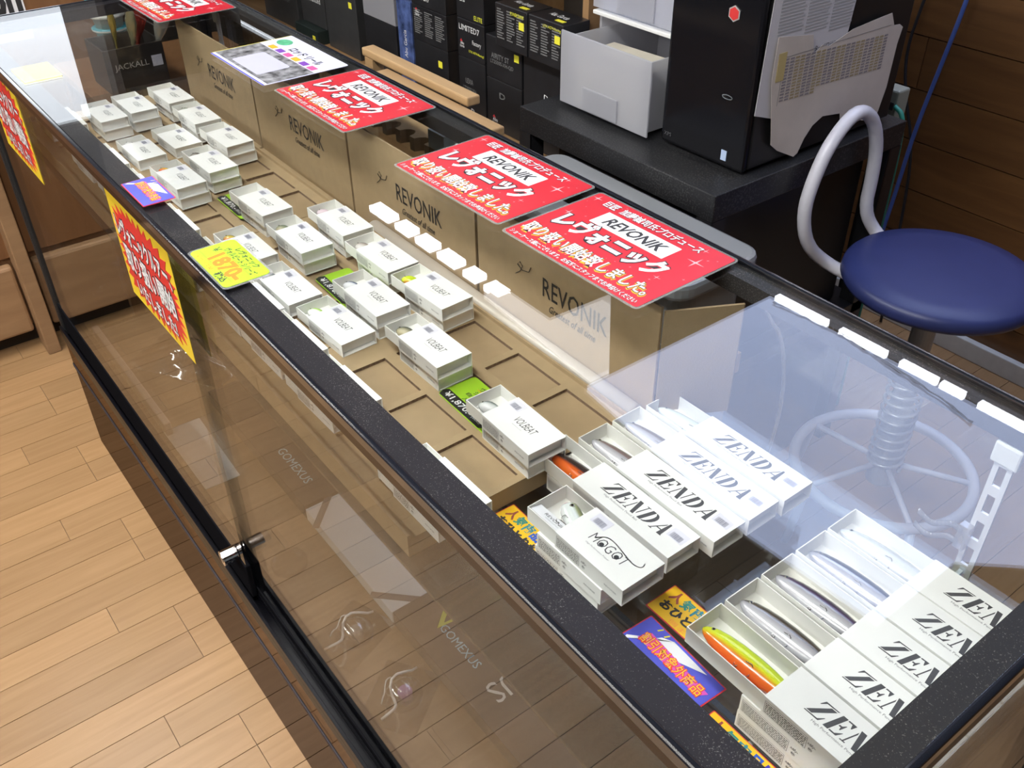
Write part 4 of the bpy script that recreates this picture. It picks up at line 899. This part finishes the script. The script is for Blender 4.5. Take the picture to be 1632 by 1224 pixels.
t = side_paper('torn yellowed price chart taped to the computer side', [(1.003, 1.024), (1.002, 0.956), (1.027, 0.837), (1.048, 0.821), (1.097, 0.797), (1.107, 0.801), (1.119, 0.825), (1.137, 0.845), (1.162, 0.856), (1.213, 0.849), (1.218, 0.834), (1.238, 0.833), (1.304, 0.813), (1.335, 0.82), (1.346, 0.869), (1.348, 0.947), (1.354, 0.976), (1.342, 0.983), (1.325, 0.984), (1.31, 1.008), (1.278, 1.006), (1.201, 1.0), (1.142, 0.983), (1.122, 0.989), (1.107, 0.98), (1.105, 0.972), (1.093, 1.011)], -0.8615, PAPR, 0.0)
for c in range(21):
    mb = MB()
    for r_ in range(14):
        y0 = 0.026 + c * 0.0136; z0 = -0.043 - r_ * 0.0053 - c * 0.0006
        if c > 6 and r_ > 11: continue
        mb.box(0.0009, 0.0011, y0, y0 + 0.0100, z0, z0 + 0.0030)
    mb.build('chart_column', mat(('faded_chart', 'faded_chart_tan')[c % 4 == 3 or c % 4 == 2], ((0.27, 0.24, 0.25), (0.38, 0.30, 0.17))[c % 4 == 3 or c % 4 == 2], 0.7), t)
for a0, a1, b0, b1 in ((0.022, 0.312, -0.037, -0.0375), (0.022, 0.0226, -0.118, -0.037)): MB().box(0.0009, 0.0011, a0, a1, min(b0, b1), max(b0, b1)).build('chart_rule', INKG, t)
MB().box(0.0008, 0.0012, 0.008, 0.028, -0.075, -0.028).build('tape', mat('old_tape', (0.55, 0.44, 0.20), 0.4), t)

# plastic drawers
dr = thing('drawer_unit', 'frosted plastic drawer stack with the lower drawer pulled out', 'drawers', (-1.205, 1.12, RACKZ))
FR = glass('frosted_plastic', (0.80, 0.81, 0.84), 0.05, 0.35, haze=0.55, hazecol=(0.78, 0.78, 0.82))
WPL = mat('white_plastic', (0.72, 0.72, 0.70), 0.35)
MB().box(-0.12, 0.12, -0.10, 0.18, 0.168, 0.176).build('divider', WPL, dr, bevel=0.002)
for x0 in (-0.12, 0.114): MB().box(x0, x0 + 0.006, -0.08, 0.18, 0.0, 0.40).build('side_panel', FR, dr)
MB().box(-0.12, 0.12, 0.174, 0.18, 0, 0.40).build('back_panel', FR, dr)
MB().box(-0.12, 0.12, -0.08, 0.18, 0.0, 0.006).build('base_panel', WPL, dr)
for nm, y0, z0, z1 in (('drawer', -0.175, 0.010, 0.150), ('drawer', -0.095, 0.180, 0.33)):
    d = MB().box(-0.125, 0.125, y0, y0 + 0.004, z0, z1).box(-0.108, -0.104, y0 + 0.004, y0 + 0.25, z0, z1 - 0.008).box(0.104, 0.108, y0 + 0.004, y0 + 0.25, z0, z1 - 0.008).box(-0.104, 0.104, y0 + 0.004, y0 + 0.25, z0, z0 + 0.003).box(-0.104, 0.104, y0 + 0.246, y0 + 0.25, z0, z1 - 0.02).build(nm, FR, dr, bevel=0.001)
    MB().box(-0.055, 0.045, y0 - 0.004, y0, z0 + 0.004, z0 + 0.048).build('pull_recess', FR, d, bevel=0.001)
tag(MB().box(-0.09, 0.085, -0.10, 0.0, 0, 0.10).build('paper_bundle', mat('paper_stack', (0.60, 0.56, 0.47), 0.8, var=0.1, vscale=20), None, (-1.205, 1.06, RACKZ + 0.0135), R(4)), 'bundle of cream papers inside the pulled-out frosted drawer', 'paper')
# grey container and things under the board
gt = thing('storage_bin', 'grey translucent storage bin with rounded lid under the rack board', 'bin', (-0.965, 0.775, 0.0))
GP = mat('grey_plastic', (0.22, 0.23, 0.24), 0.28, coat=0.3)
MB().prism(rrect(-0.24, 0.24, -0.085, 0.065, 0.03), 0.56, 0.722).build('tub', GP, gt)
MB().prism(rrect(-0.26, 0.255, -0.112, 0.085, 0.035), 0.722, 0.752).build('lid', mat('grey_lid', (0.26, 0.27, 0.28), 0.25, coat=0.4), gt, bevel=0.008)
MB().box(-0.25, 0.25, -0.09, 0.07, 0.52, 0.56).build('support_board', wood('pale_board', (0.42, 0.27, 0.13), (0.33, 0.20, 0.09), 0.6, (1.5, 14, 10)), gt)
MB().box(-0.24, -0.21, -0.08, 0.06, 0.0, 0.52).build('support_leg', MATS['pale_board'], gt); MB().box(0.21, 0.24, -0.08, 0.06, 0.0, 0.52).build('support_leg', MATS['pale_board'], gt)

# rod rest furniture right behind the case
PINE = MATS['pale_board']
rr = thing('rod_stand', 'pale wooden rod stand with rounded notches behind the case', 'stand', (-1.35, 0.57, 0))
def rrp(name, mb, m=PINE, **k):
    o = mb.build(name, m, None, **k); o.parent = rr; o.matrix_parent_inverse = Matrix.Translation((1.35, -0.57, 0)); return o
rrp('top_board', MB().box(-1.57, -1.21, 0.636, 0.664, 0.8925, 0.909), bevel=0.003)
rrp('top_board', MB().box(-1.47, -1.10, 0.606, 0.634, 0.8785, 0.894), bevel=0.003)
mb = MB(); pts = [(-1.36, 0.50)]
for k in range(6):
    c = -1.33 + k * 0.044
    pts += [(c - 0.015, 0.50)] + [(c - 0.015 * math.cos(R(a)), 0.50 + 0.020 * math.sin(R(a))) for a in (30, 60, 90, 120, 150)] + [(c + 0.015, 0.50)]
pts += [(-1.08, 0.50), (-1.08, 0.545), (-1.36, 0.545)]
rrp('notched_rail', MB().prism(pts, 0.862, 0.885))
for x0 in (-1.56, -1.15): rrp('leg', MB().box(x0, x0 + 0.03, 0.53, 0.634, 0.0, 0.862)); rrp('bracket', MB().box(x0, x0 + 0.03, 0.61, 0.634, 0.862, 0.8785)); (rrp('bracket', MB().box(x0, x0 + 0.03, 0.636, 0.66, 0.862, 0.8925)) if x0 < -1.3 else None)
rrp('lower_board', MB().box(-1.53, -1.15, 0.50, 0.60, 0.40, 0.42))
fb = MB().prism([(0, 0), (0.045, 0), (0.045, 0.03), (0.1, 0.03), (0.085, 0.055), (0.03, 0.062), (0, 0.05)], 0, 0.03).build('foam_block', mat('grey_green_foam', (0.34, 0.37, 0.35), 0.8), None, (-1.125, 0.50, 0.8855), R(0))
tag(fb, 'grey angled foam block lying beside the notched rail', 'block')

# shelf unit full of reel boxes
su = thing('shelf_unit', 'wooden shelf unit packed with black reel boxes behind the case', 'shelf', (-2.3, 1.2, 0))
DKW = wood('shelf_wood', (0.34, 0.20, 0.09), (0.26, 0.14, 0.06), 0.5, (1.5, 14, 10))
def sp(name, mb, m=DKW, **k):
    o = mb.build(name, m, None, **k); o.parent = su; o.matrix_parent_inverse = Matrix.Translation((2.3, -1.2, 0)); return o
for x0 in (-3.2, -2.655, -1.82, -1.40):
    sp('upright', MB().box(x0, x0 + 0.018, 1.06 if x0 > -3 else 1.0, 1.35, 0.0, 1.25))
sp('shelf', MB().box(-3.18, -1.382, 0.99, 1.35, 0.60, 0.618)); sp('shelf', MB().box(-3.18, -1.382, 1.06, 1.35, 1.18, 1.20)); sp('shelf', MB().box(-3.18, -1.382, 1.0, 1.35, 0.25, 0.268))
sp('back_board', MB().box(-3.2, -1.382, 1.35, 1.36, 0.0, 1.25), mat('shelf_back_dark', (0.03, 0.022, 0.016), 0.8))
LOGOR = mat('logo_red', (0.55, 0.03, 0.04), 0.4); LOGOW = mat('logo_white', (0.62, 0.62, 0.62), 0.4); YT = mat('yellow_text', (0.62, 0.62, 0.04), 0.5); GT = mat('grey_text', (0.16, 0.16, 0.16), 0.4)
GREYB = mat('grey_carton', (0.24, 0.24, 0.26), 0.4); BLUEB = mat('blue_glossy_carton', (0.06, 0.09, 0.22), 0.15, var=0.7, vscale=30); SLATE = mat('slate_carton', (0.035, 0.035, 0.036), 0.4, var=0.15)
def abu(t, x, z, s):
    letter(t, '▲', x, z + 0.009 * s, -0.0006, 0.012 * s, 0.007 * s, LOGOR, plane='XZ', name='logo_mark')
    letter(t, 'Abu', x + 0.004 * s, z + 0.001 * s, -0.0006, 0.018 * s, 0.008 * s, LOGOW, plane='XZ', off=0.02)
    letter(t, 'Garcia', x + 0.004 * s, z - 0.008 * s, -0.0006, 0.022 * s, 0.007 * s, LOGOW, plane='XZ', off=0.02)
def rbox(label, x0, x1, z0, z1, y=1.02, dep=0.12, m=BLACKBOX, deco=(), yellow=None, logo=None, spec=False, top=None):
    t = thing('reel_box', label, 'box', (x0, y, z0), 0.0, 'reel boxes on the shelf')
    w, h = x1 - x0 - 0.002, z1 - z0 - 0.0006
    MB().box(0, w, 0, dep, 0, h).build('carton', m, t, bevel=0.0015)
    for s, cx, cz, ww, hh, mt in deco: letter(t, s, w * cx, h * cz, -0.0006, w * ww, hh, mt, plane='XZ', off=0.01)
    if yellow: MB().box(w * yellow[0], w * yellow[0] + 0.017, -0.0008, -0.0001, h * yellow[1], h * yellow[1] + 0.016).build('price_sticker', YSTICK, t)
    if logo: abu(t, w * logo[0], h * logo[1], logo[2])
    if spec:
        mb = MB(); r = random.Random(int(x0 * 1000))
        for c in range(3):
            for q in range(12):
                z = h * 0.86 - q * h * 0.06
                mb.box(w * (0.06 + c * 0.31), w * (0.06 + c * 0.31) + w * 0.26 * r.uniform(0.5, 1), -0.0005, -0.0002, z, z + h * 0.028)
        mb.build('spec_print', GT, t)
    if top:
        letter(t, top, w * 0.5, dep * 0.55, h + 0.0006, w * 0.5, 0.016, LOGOW, off=0.02, rot=0.0)
        MB().box(w * 0.62, w * 0.85, 0.012, 0.022, h + 0.0002, h + 0.0008).build('price_sticker', YSTICK, t)
    return t
SZ = 0.6184
rbox('slate reel box at the far left of the shelf', -2.90, -2.66, SZ, 0.75, m=SLATE, deco=[('Ambassadeur', 0.5, 0.6, 0.6, 0.012, GT)], dep=0.2)
rbox('brown black reel box with pale script name and yellow sticker', -2.63, -2.48, 0.66, 0.83, m=SLATE, deco=[('Advanced', 0.55, 0.45, 0.6, 0.016, LOGOW)], yellow=(0.75, 0.78))
rbox('low dark tray-like box under the brown black reel box', -2.634, -2.49, SZ, 0.6594, m=mat('dark_green_carton', (0.016, 0.024, 0.022), 0.35), y=0.992, dep=0.16, yellow=(0.78, 0.2))
rbox('tall plain black reel box with a yellow sticker high up', -2.475, -2.29, SZ, 0.84, m=SLATE, yellow=(0.78, 0.62))
rbox('grey carton with a white label, top of its pair', -2.25, -2.085, 0.7598, 0.90, m=GREYB, deco=[('Made in Japan', 0.4, 0.45, 0.4, 0.006, INK)], dep=0.14)
rbox('black reel box under the grey carton', -2.25, -2.085, SZ, 0.7592, logo=(0.18, 0.35, 1.0))
t = rbox('narrow glossy blue reel box standing upright', -2.075, -2.005, SZ, 0.838, m=BLUEB)
o = letter(t, 'Abu Garcia', 0.034, 0.11, -0.0006, 0.07, 0.014, LOGOW, plane='XZ'); o.rotation_euler = (R(90), R(-90), 0)
rbox('black reel box with grey name on top of the specification box', -2.0, -1.845, 0.8395, 0.93, deco=[('DECIDER7', 0.3, 0.25, 0.5, 0.014, LOGOW)])
rbox('black reel box covered in fine specification print', -2.0, -1.845, 0.7535, 0.8390, logo=(0.14, 0.82, 0.8), spec=True)
rbox('black reel box with faint name, bottom under the specification box', -2.0, -1.845, SZ, 0.7530, deco=[('MONARCH CW', 0.5, 0.42, 0.7, 0.012, GT), ('150HG', 0.5, 0.28, 0.34, 0.012, GT)], yellow=(0.72, 0.66))
rbox('black reel box with red and white logo, topmost beside the striped boxes', -1.80, -1.69, 0.8505, 0.95, logo=(0.18, 0.5, 1.0), deco=[('ELITE', 0.8, 0.1, 0.3, 0.01, YT)])
rbox('black reel box lettered with a white seven name', -1.80, -1.69, 0.7615, 0.8500, deco=[('LIMITED7', 0.45, 0.78, 0.75, 0.013, LOGOW), ('LTX AE74-Racing!', 0.7, 0.2, 0.55, 0.007, YT), ('Factory', 0.72, 0.45, 0.32, 0.013, LOGOW)], logo=(0.14, 0.35, 0.8))
rbox('black reel box with dim grey name and maker mark, lowest of its stack', -1.80, -1.69, SZ, 0.7610, deco=[('LEXA', 0.4, 0.62, 0.28, 0.012, GT), ('LT2000-XH', 0.4, 0.48, 0.5, 0.011, GT), ('D', 0.5, 0.12, 0.12, 0.012, LOGOW)])
rbox('black reel box with dim two line name and yellow sticker', -1.685, -1.55, 0.7415, 0.838, deco=[('AIRITY ST', 0.4, 0.55, 0.5, 0.012, GT), ('LT2500S-XH-QD', 0.45, 0.4, 0.65, 0.01, GT)], yellow=(0.8, 0.6))
rbox('black reel box with maker mark under the dim two line name', -1.685, -1.55, SZ, 0.7410, deco=[('D', 0.45, 0.72, 0.16, 0.014, GT)], logo=(0.2, 0.2, 1.0))
rbox('black box striped with white rows and green title', -1.60, -1.487, 0.8385, 0.930, y=0.985, dep=0.07, deco=[('POWERCRANK', 0.7, 0.86, 0.42, 0.007, YT)], spec=True, yellow=(0.76, 0.56), top='Abu Garcia')
rbox('black box striped with white rows and yellow racing title', -1.484, -1.368, 0.8385, 0.930, y=0.985, dep=0.07, deco=[('LTX AE74-Racing', 0.68, 0.86, 0.5, 0.007, YT)], spec=True, yellow=(0.76, 0.56), top='Abu Garcia')
rbox('black reel box with a tall yellow sticker under the striped boxes', -1.545, -1.41, SZ, 0.8380, deco=[('D', 0.6, 0.6, 0.1, 0.01, LOGOW)], yellow=(0.8, 0.5))
# blue and white cup peeking out beside the drawers
tag(MB().lathe([(0.02, 0), (0.024, 0.05), (0.028, 0.055), (0.028, 0.062)], 20).build('plastic_tub', mat('blue_tub', (0.07, 0.08, 0.42), 0.3), None, (-1.345, 1.06, RACKZ + 0.0003), smooth=True), 'small blue tub on the rack beside the frosted drawers', 'tub')

# stool with a white loop back
SX, SY = -0.610, 1.247
st = thing('stool', 'round blue padded stool with white tube back and ring base', 'stool', (SX, SY, 0))
WT = mat('white_tube', (0.66, 0.65, 0.72), 0.3, var=0.03)
MB().lathe([(0.150, 0.592), (0.168, 0.595), (0.173, 0.604), (0.171, 0.616), (0.163, 0.624), (0.13, 0.630), (0.0001, 0.632)], 56).build('seat', mat('blue_vinyl', (0.026, 0.036, 0.135), 0.42, var=0.06, vscale=12, bump=0.05, bscale=300), st, smooth=True)
MB().lathe([(0.05, 0.55), (0.13, 0.583), (0.15, 0.592)], 32).build('seat_plate', BLACKM, st, smooth=True)
lp = [(0.03, -0.04, 0.572), (-0.12, -0.055, 0.568), (-0.19, -0.065, 0.575), (-0.205, -0.125, 0.63), (-0.205, -0.155, 0.705), (-0.205, -0.145, 0.765), (-0.205, -0.115, 0.83), (-0.205, -0.055, 0.875), (-0.205, 0.0, 0.85), (-0.205, 0.035, 0.79), (-0.205, 0.045, 0.72), (-0.205, 0.045, 0.65), (-0.19, 0.075, 0.60), (-0.12, 0.065, 0.575), (0.03, 0.04, 0.572)]
MB().tube(smooth_path(lp), 0.0125, 14).build('back_loop', WT, st, smooth=True)
MB().lathe([(0.028, 0.12), (0.028, 0.30), (0.022, 0.30), (0.022, 0.57)], 24).build('column', mat('grey_column', (0.42, 0.42, 0.44), 0.35, 0.3), st, smooth=False)
mb = MB().tube([(0.034 * math.cos(q * 0.4), 0.034 * math.sin(q * 0.4), 0.16 + q * 0.0014) for q in range(200)], 0.0038, 6)
mb.build('spring_coil', mat('coil_grey', (0.5, 0.5, 0.52), 0.3, 0.5), st, smooth=True)
MB().tube([(0.18 * math.cos(q * 2 * math.pi / 48), 0.18 * math.sin(q * 2 * math.pi / 48), 0.15) for q in range(48)], 0.0115, 12, closed=True).build('foot_ring', WT, st, smooth=True)
for k in range(5):
    a = R(35 + 72 * k); c, s = math.cos(a), math.sin(a)
    MB().tube([(0.028 * c, 0.028 * s, 0.165), (0.18 * c, 0.18 * s, 0.15)], 0.006, 10).build('spoke', WT, st, smooth=True)
    MB().tube([(0.18 * c, 0.18 * s, 0.15), (0.20 * c, 0.20 * s, 0.03), (0.205 * c, 0.205 * s, 0.0)], 0.009, 10).build('leg', WT, st, smooth=True)

# cables on the wall
def cable(label, pts, r, col, name='cable'):
    tag(MB().tube(smooth_path(pts, 2), r, 8).build(name, mat('cable_' + label.split()[0], col, 0.45), smooth=True), label, 'cable')
cable('blue cable hanging down the pine wall', [(-1.02, 1.955, 1.6), (-1.05, 1.955, 1.2), (-1.074, 1.955, 0.879), (-1.094, 1.955, 0.73), (-1.117, 1.955, 0.565), (-1.124, 1.955, 0.46), (-1.128, 1.95, 0.333), (-1.13, 1.92, 0.15), (-1.10, 1.86, 0.007)], 0.0055, (0.06, 0.11, 0.34))
cable('black cable hanging beside the blue one', [(-1.10, 1.962, 1.5), (-1.15, 1.962, 1.1), (-1.186, 1.962, 0.842), (-1.20, 1.962, 0.734), (-1.176, 1.962, 0.63), (-1.121, 1.9725, 0.496), (-1.10, 1.9725, 0.3), (-1.06, 1.93, 0.007)], 0.004, (0.015, 0.015, 0.017))
cable('green lead from the upright socket box', [(-0.912, 1.478, 0.785), (-0.890, 1.478, 0.775), (-0.884, 1.482, 0.73), (-0.890, 1.50, 0.60), (-0.9, 1.52, 0.007)], 0.005, (0.03, 0.25, 0.19))
cable('cream lead hanging under the stool side of the rack', [(-0.83, 1.02, 0.60), (-0.825, 1.05, 0.50), (-0.80, 1.09, 0.44), (-0.79, 1.12, 0.25), (-0.81, 1.10, 0.006)], 0.004, (0.55, 0.52, 0.46))
sk = thing('socket_box', 'grey green upright socket box standing behind the torn chart', 'socket', (-0.940, 1.50, 0.0))
MB().box(-0.03, 0.03, -0.02, 0.02, 0.70, 0.815).build('body', mat('socket_grey', (0.30, 0.31, 0.25), 0.5), sk, bevel=0.004)
MB().box(0.004, 0.024, -0.0215, -0.02, 0.775, 0.79).build('port', INK, sk)
MB().box(-0.012, 0.012, -0.01, 0.01, 0.0, 0.70).build('stem', SB, sk)

# ================================================================ FAR END AND CUSTOMER SIDE FURNITURE
BW = wood('brown_cabinet', (0.235, 0.115, 0.05), (0.17, 0.078, 0.032), 0.4, (12, 12, 1.2))
LW = wood('worn_oak_base', (0.36, 0.22, 0.115), (0.28, 0.165, 0.085), 0.5, (10, 1.5, 10))
cb = thing('wooden_cabinet', 'brown wooden cabinet with a worn pale base beyond the case', 'cabinet', (-2.65, -0.35, 0))
def cbp(name, mb, m=BW, **k):
    o = mb.build(name, m, None, **k); o.parent = cb; o.matrix_parent_inverse = Matrix.Translation((2.65, 0.35, 0)); return o
cbp('carcass', MB().box(-2.90, -2.46, -1.25, 0.41, 0.06, 1.05))
for y0, y1 in ((-1.24, -0.80), (-0.79, -0.36), (-0.35, 0.02), (0.05, 0.40)): cbp('door_panel', MB().box(-2.46, -2.448, y0, y1, 0.27, 1.03), bevel=0.003)
for y0, y1 in ((-1.24, -0.62), (-0.61, 0.0), (0.05, 0.40)): cbp('base_block', MB().box(-2.46, -2.425, y0, y1, 0.055, 0.255), LW, bevel=0.008)
cbp('plinth', MB().box(-2.88, -2.48, -1.22, 0.40, 0.0, 0.06), mat('plinth_dark', (0.03, 0.02, 0.013), 0.8))
cbp('stile', MB().box(-2.455, -2.37, 0.005, 0.04, 0.0, 0.98), LW, bevel=0.003)
sg = thing('brand_sign', 'white sign with bold black lettering fixed to the far cabinet door', 'sign', (-2.4478, 0.06, 0.80))
MB().box(0, 0.004, 0, 0.165, 0, 0.14).build('board', WHITE, sg)
letter(sg, 'mson', 0.083, 0.085, 0.0046, 0.15, 0.05, INK, off=0.04, plane='YZ'); MB().box(0.004, 0.005, 0.03, 0.15, 0.02, 0.04).build('tagline', INKG, sg)
# tall goods shelf past the far corner, with a stack of cups and a dark bin
ts = thing('goods_shelf', 'tall dark goods shelf past the far corner of the case', 'shelf', (-2.75, 0.9, 0))
def tsp(name, mb, m, **k):
    o = mb.build(name, m, None, **k); o.parent = ts; o.matrix_parent_inverse = Matrix.Translation((2.75, -0.9, 0)); return o
TD = mat('dark_shelf_laminate', (0.055, 0.042, 0.034), 0.6, var=0.1)
tsp('side', MB().box(-2.98, -2.60, 0.425, 0.445, 0, 2.0), TD); tsp('back', MB().box(-3.0, -2.98, 0.425, 0.96, 0, 2.0), TD)
for z0 in (0.05, 0.5, 0.95, 1.4, 1.85): tsp('board', MB().box(-2.98, -2.60, 0.445, 0.96, z0, z0 + 0.02), TD)
sd = thing('side_table', 'low wooden side table against the far end of the case', 'table', (-2.15, 0.40, 0))
MB().box(-0.20, 0.20, -0.17, 0.24, 0.74, 0.76).build('top', BW, sd, bevel=0.003)
for x0 in (-0.19, 0.16):
    for y0 in (-0.16, 0.20): MB().box(x0, x0 + 0.03, y0, y0 + 0.03, 0, 0.74).build('leg', BW, sd)
bn = thing('goods_bin', 'dark plastic bin with pale letters beyond the far end glass', 'bin', (-2.10, 0.325, 0.7603))
DB = mat('dark_bin_plastic', (0.035, 0.03, 0.028), 0.35)
MB().box(-0.06, 0.06, -0.055, 0.075, 0, 0.004).box(0.056, 0.06, -0.055, 0.075, 0.004, 0.095).box(-0.06, -0.056, -0.055, 0.075, 0.004, 0.095).box(-0.056, 0.056, -0.055, -0.051, 0.004, 0.095).box(-0.056, 0.056, 0.071, 0.075, 0.004, 0.095).build('tub', DB, bn)
letter(bn, 'JACKALL', 0.0, 0.055, 0.0604, 0.075, 0.016, PWT, plane='YZ')
MB().box(0.0604, 0.0610, 0.045, 0.068, 0.045, 0.068).build('price_label', STICK, bn)
for k in range(5):
    c = thing('cup', ('teal', 'cream')[k % 2] + ' cup nested in the stack beyond the far end', 'cup', (-2.24, 0.352, 0.7603 + 0.030 * k), 0, 'stack of teal and white cups')
    MB().lathe([(0.030, 0), (0.034, 0.022), (0.040, 0.024), (0.040, 0.0295)], 24).build('body', (mat('teal_cup', (0.03, 0.25, 0.30), 0.3), mat('cream_cup', (0.55, 0.53, 0.48), 0.4))[k % 2], c, smooth=True)
    MB().lathe([(0.0402, 0.0245), (0.0405, 0.028)], 24).build('band', mat('cream_band', (0.55, 0.55, 0.50), 0.4), c)
for k, (dx, dy, col) in enumerate(((0.0, 0.0, (0.62, 0.48, 0.12)), (0.02, 0.02, (0.55, 0.50, 0.30)), (-0.02, 0.035, (0.45, 0.06, 0.05)), (0.03, 0.05, (0.6, 0.6, 0.55)))):
    lo = thing('hanging_lure', ('gold', 'cream', 'red', 'silver')[k] + ' metal lure standing in the dark lettered bin', 'fishing lure', (-2.10 + dx, 0.315 + dy, 0.7645), 0)
    bm_ = body_mesh('body', 0.19, [(0, 0.002), (0.1, 0.004), (0.5, 0.005), (0.62, 0.013), (0.75, 0.017), (0.9, 0.010), (1, 0.002)], mat('lure_metal_%d' % k, col, 0.2, 0.7), 12, 0.4)
    obj('body', bm_, lo, (0, 0, 0), (R(90), R(-80 + 4 * k), R(20 * k)))
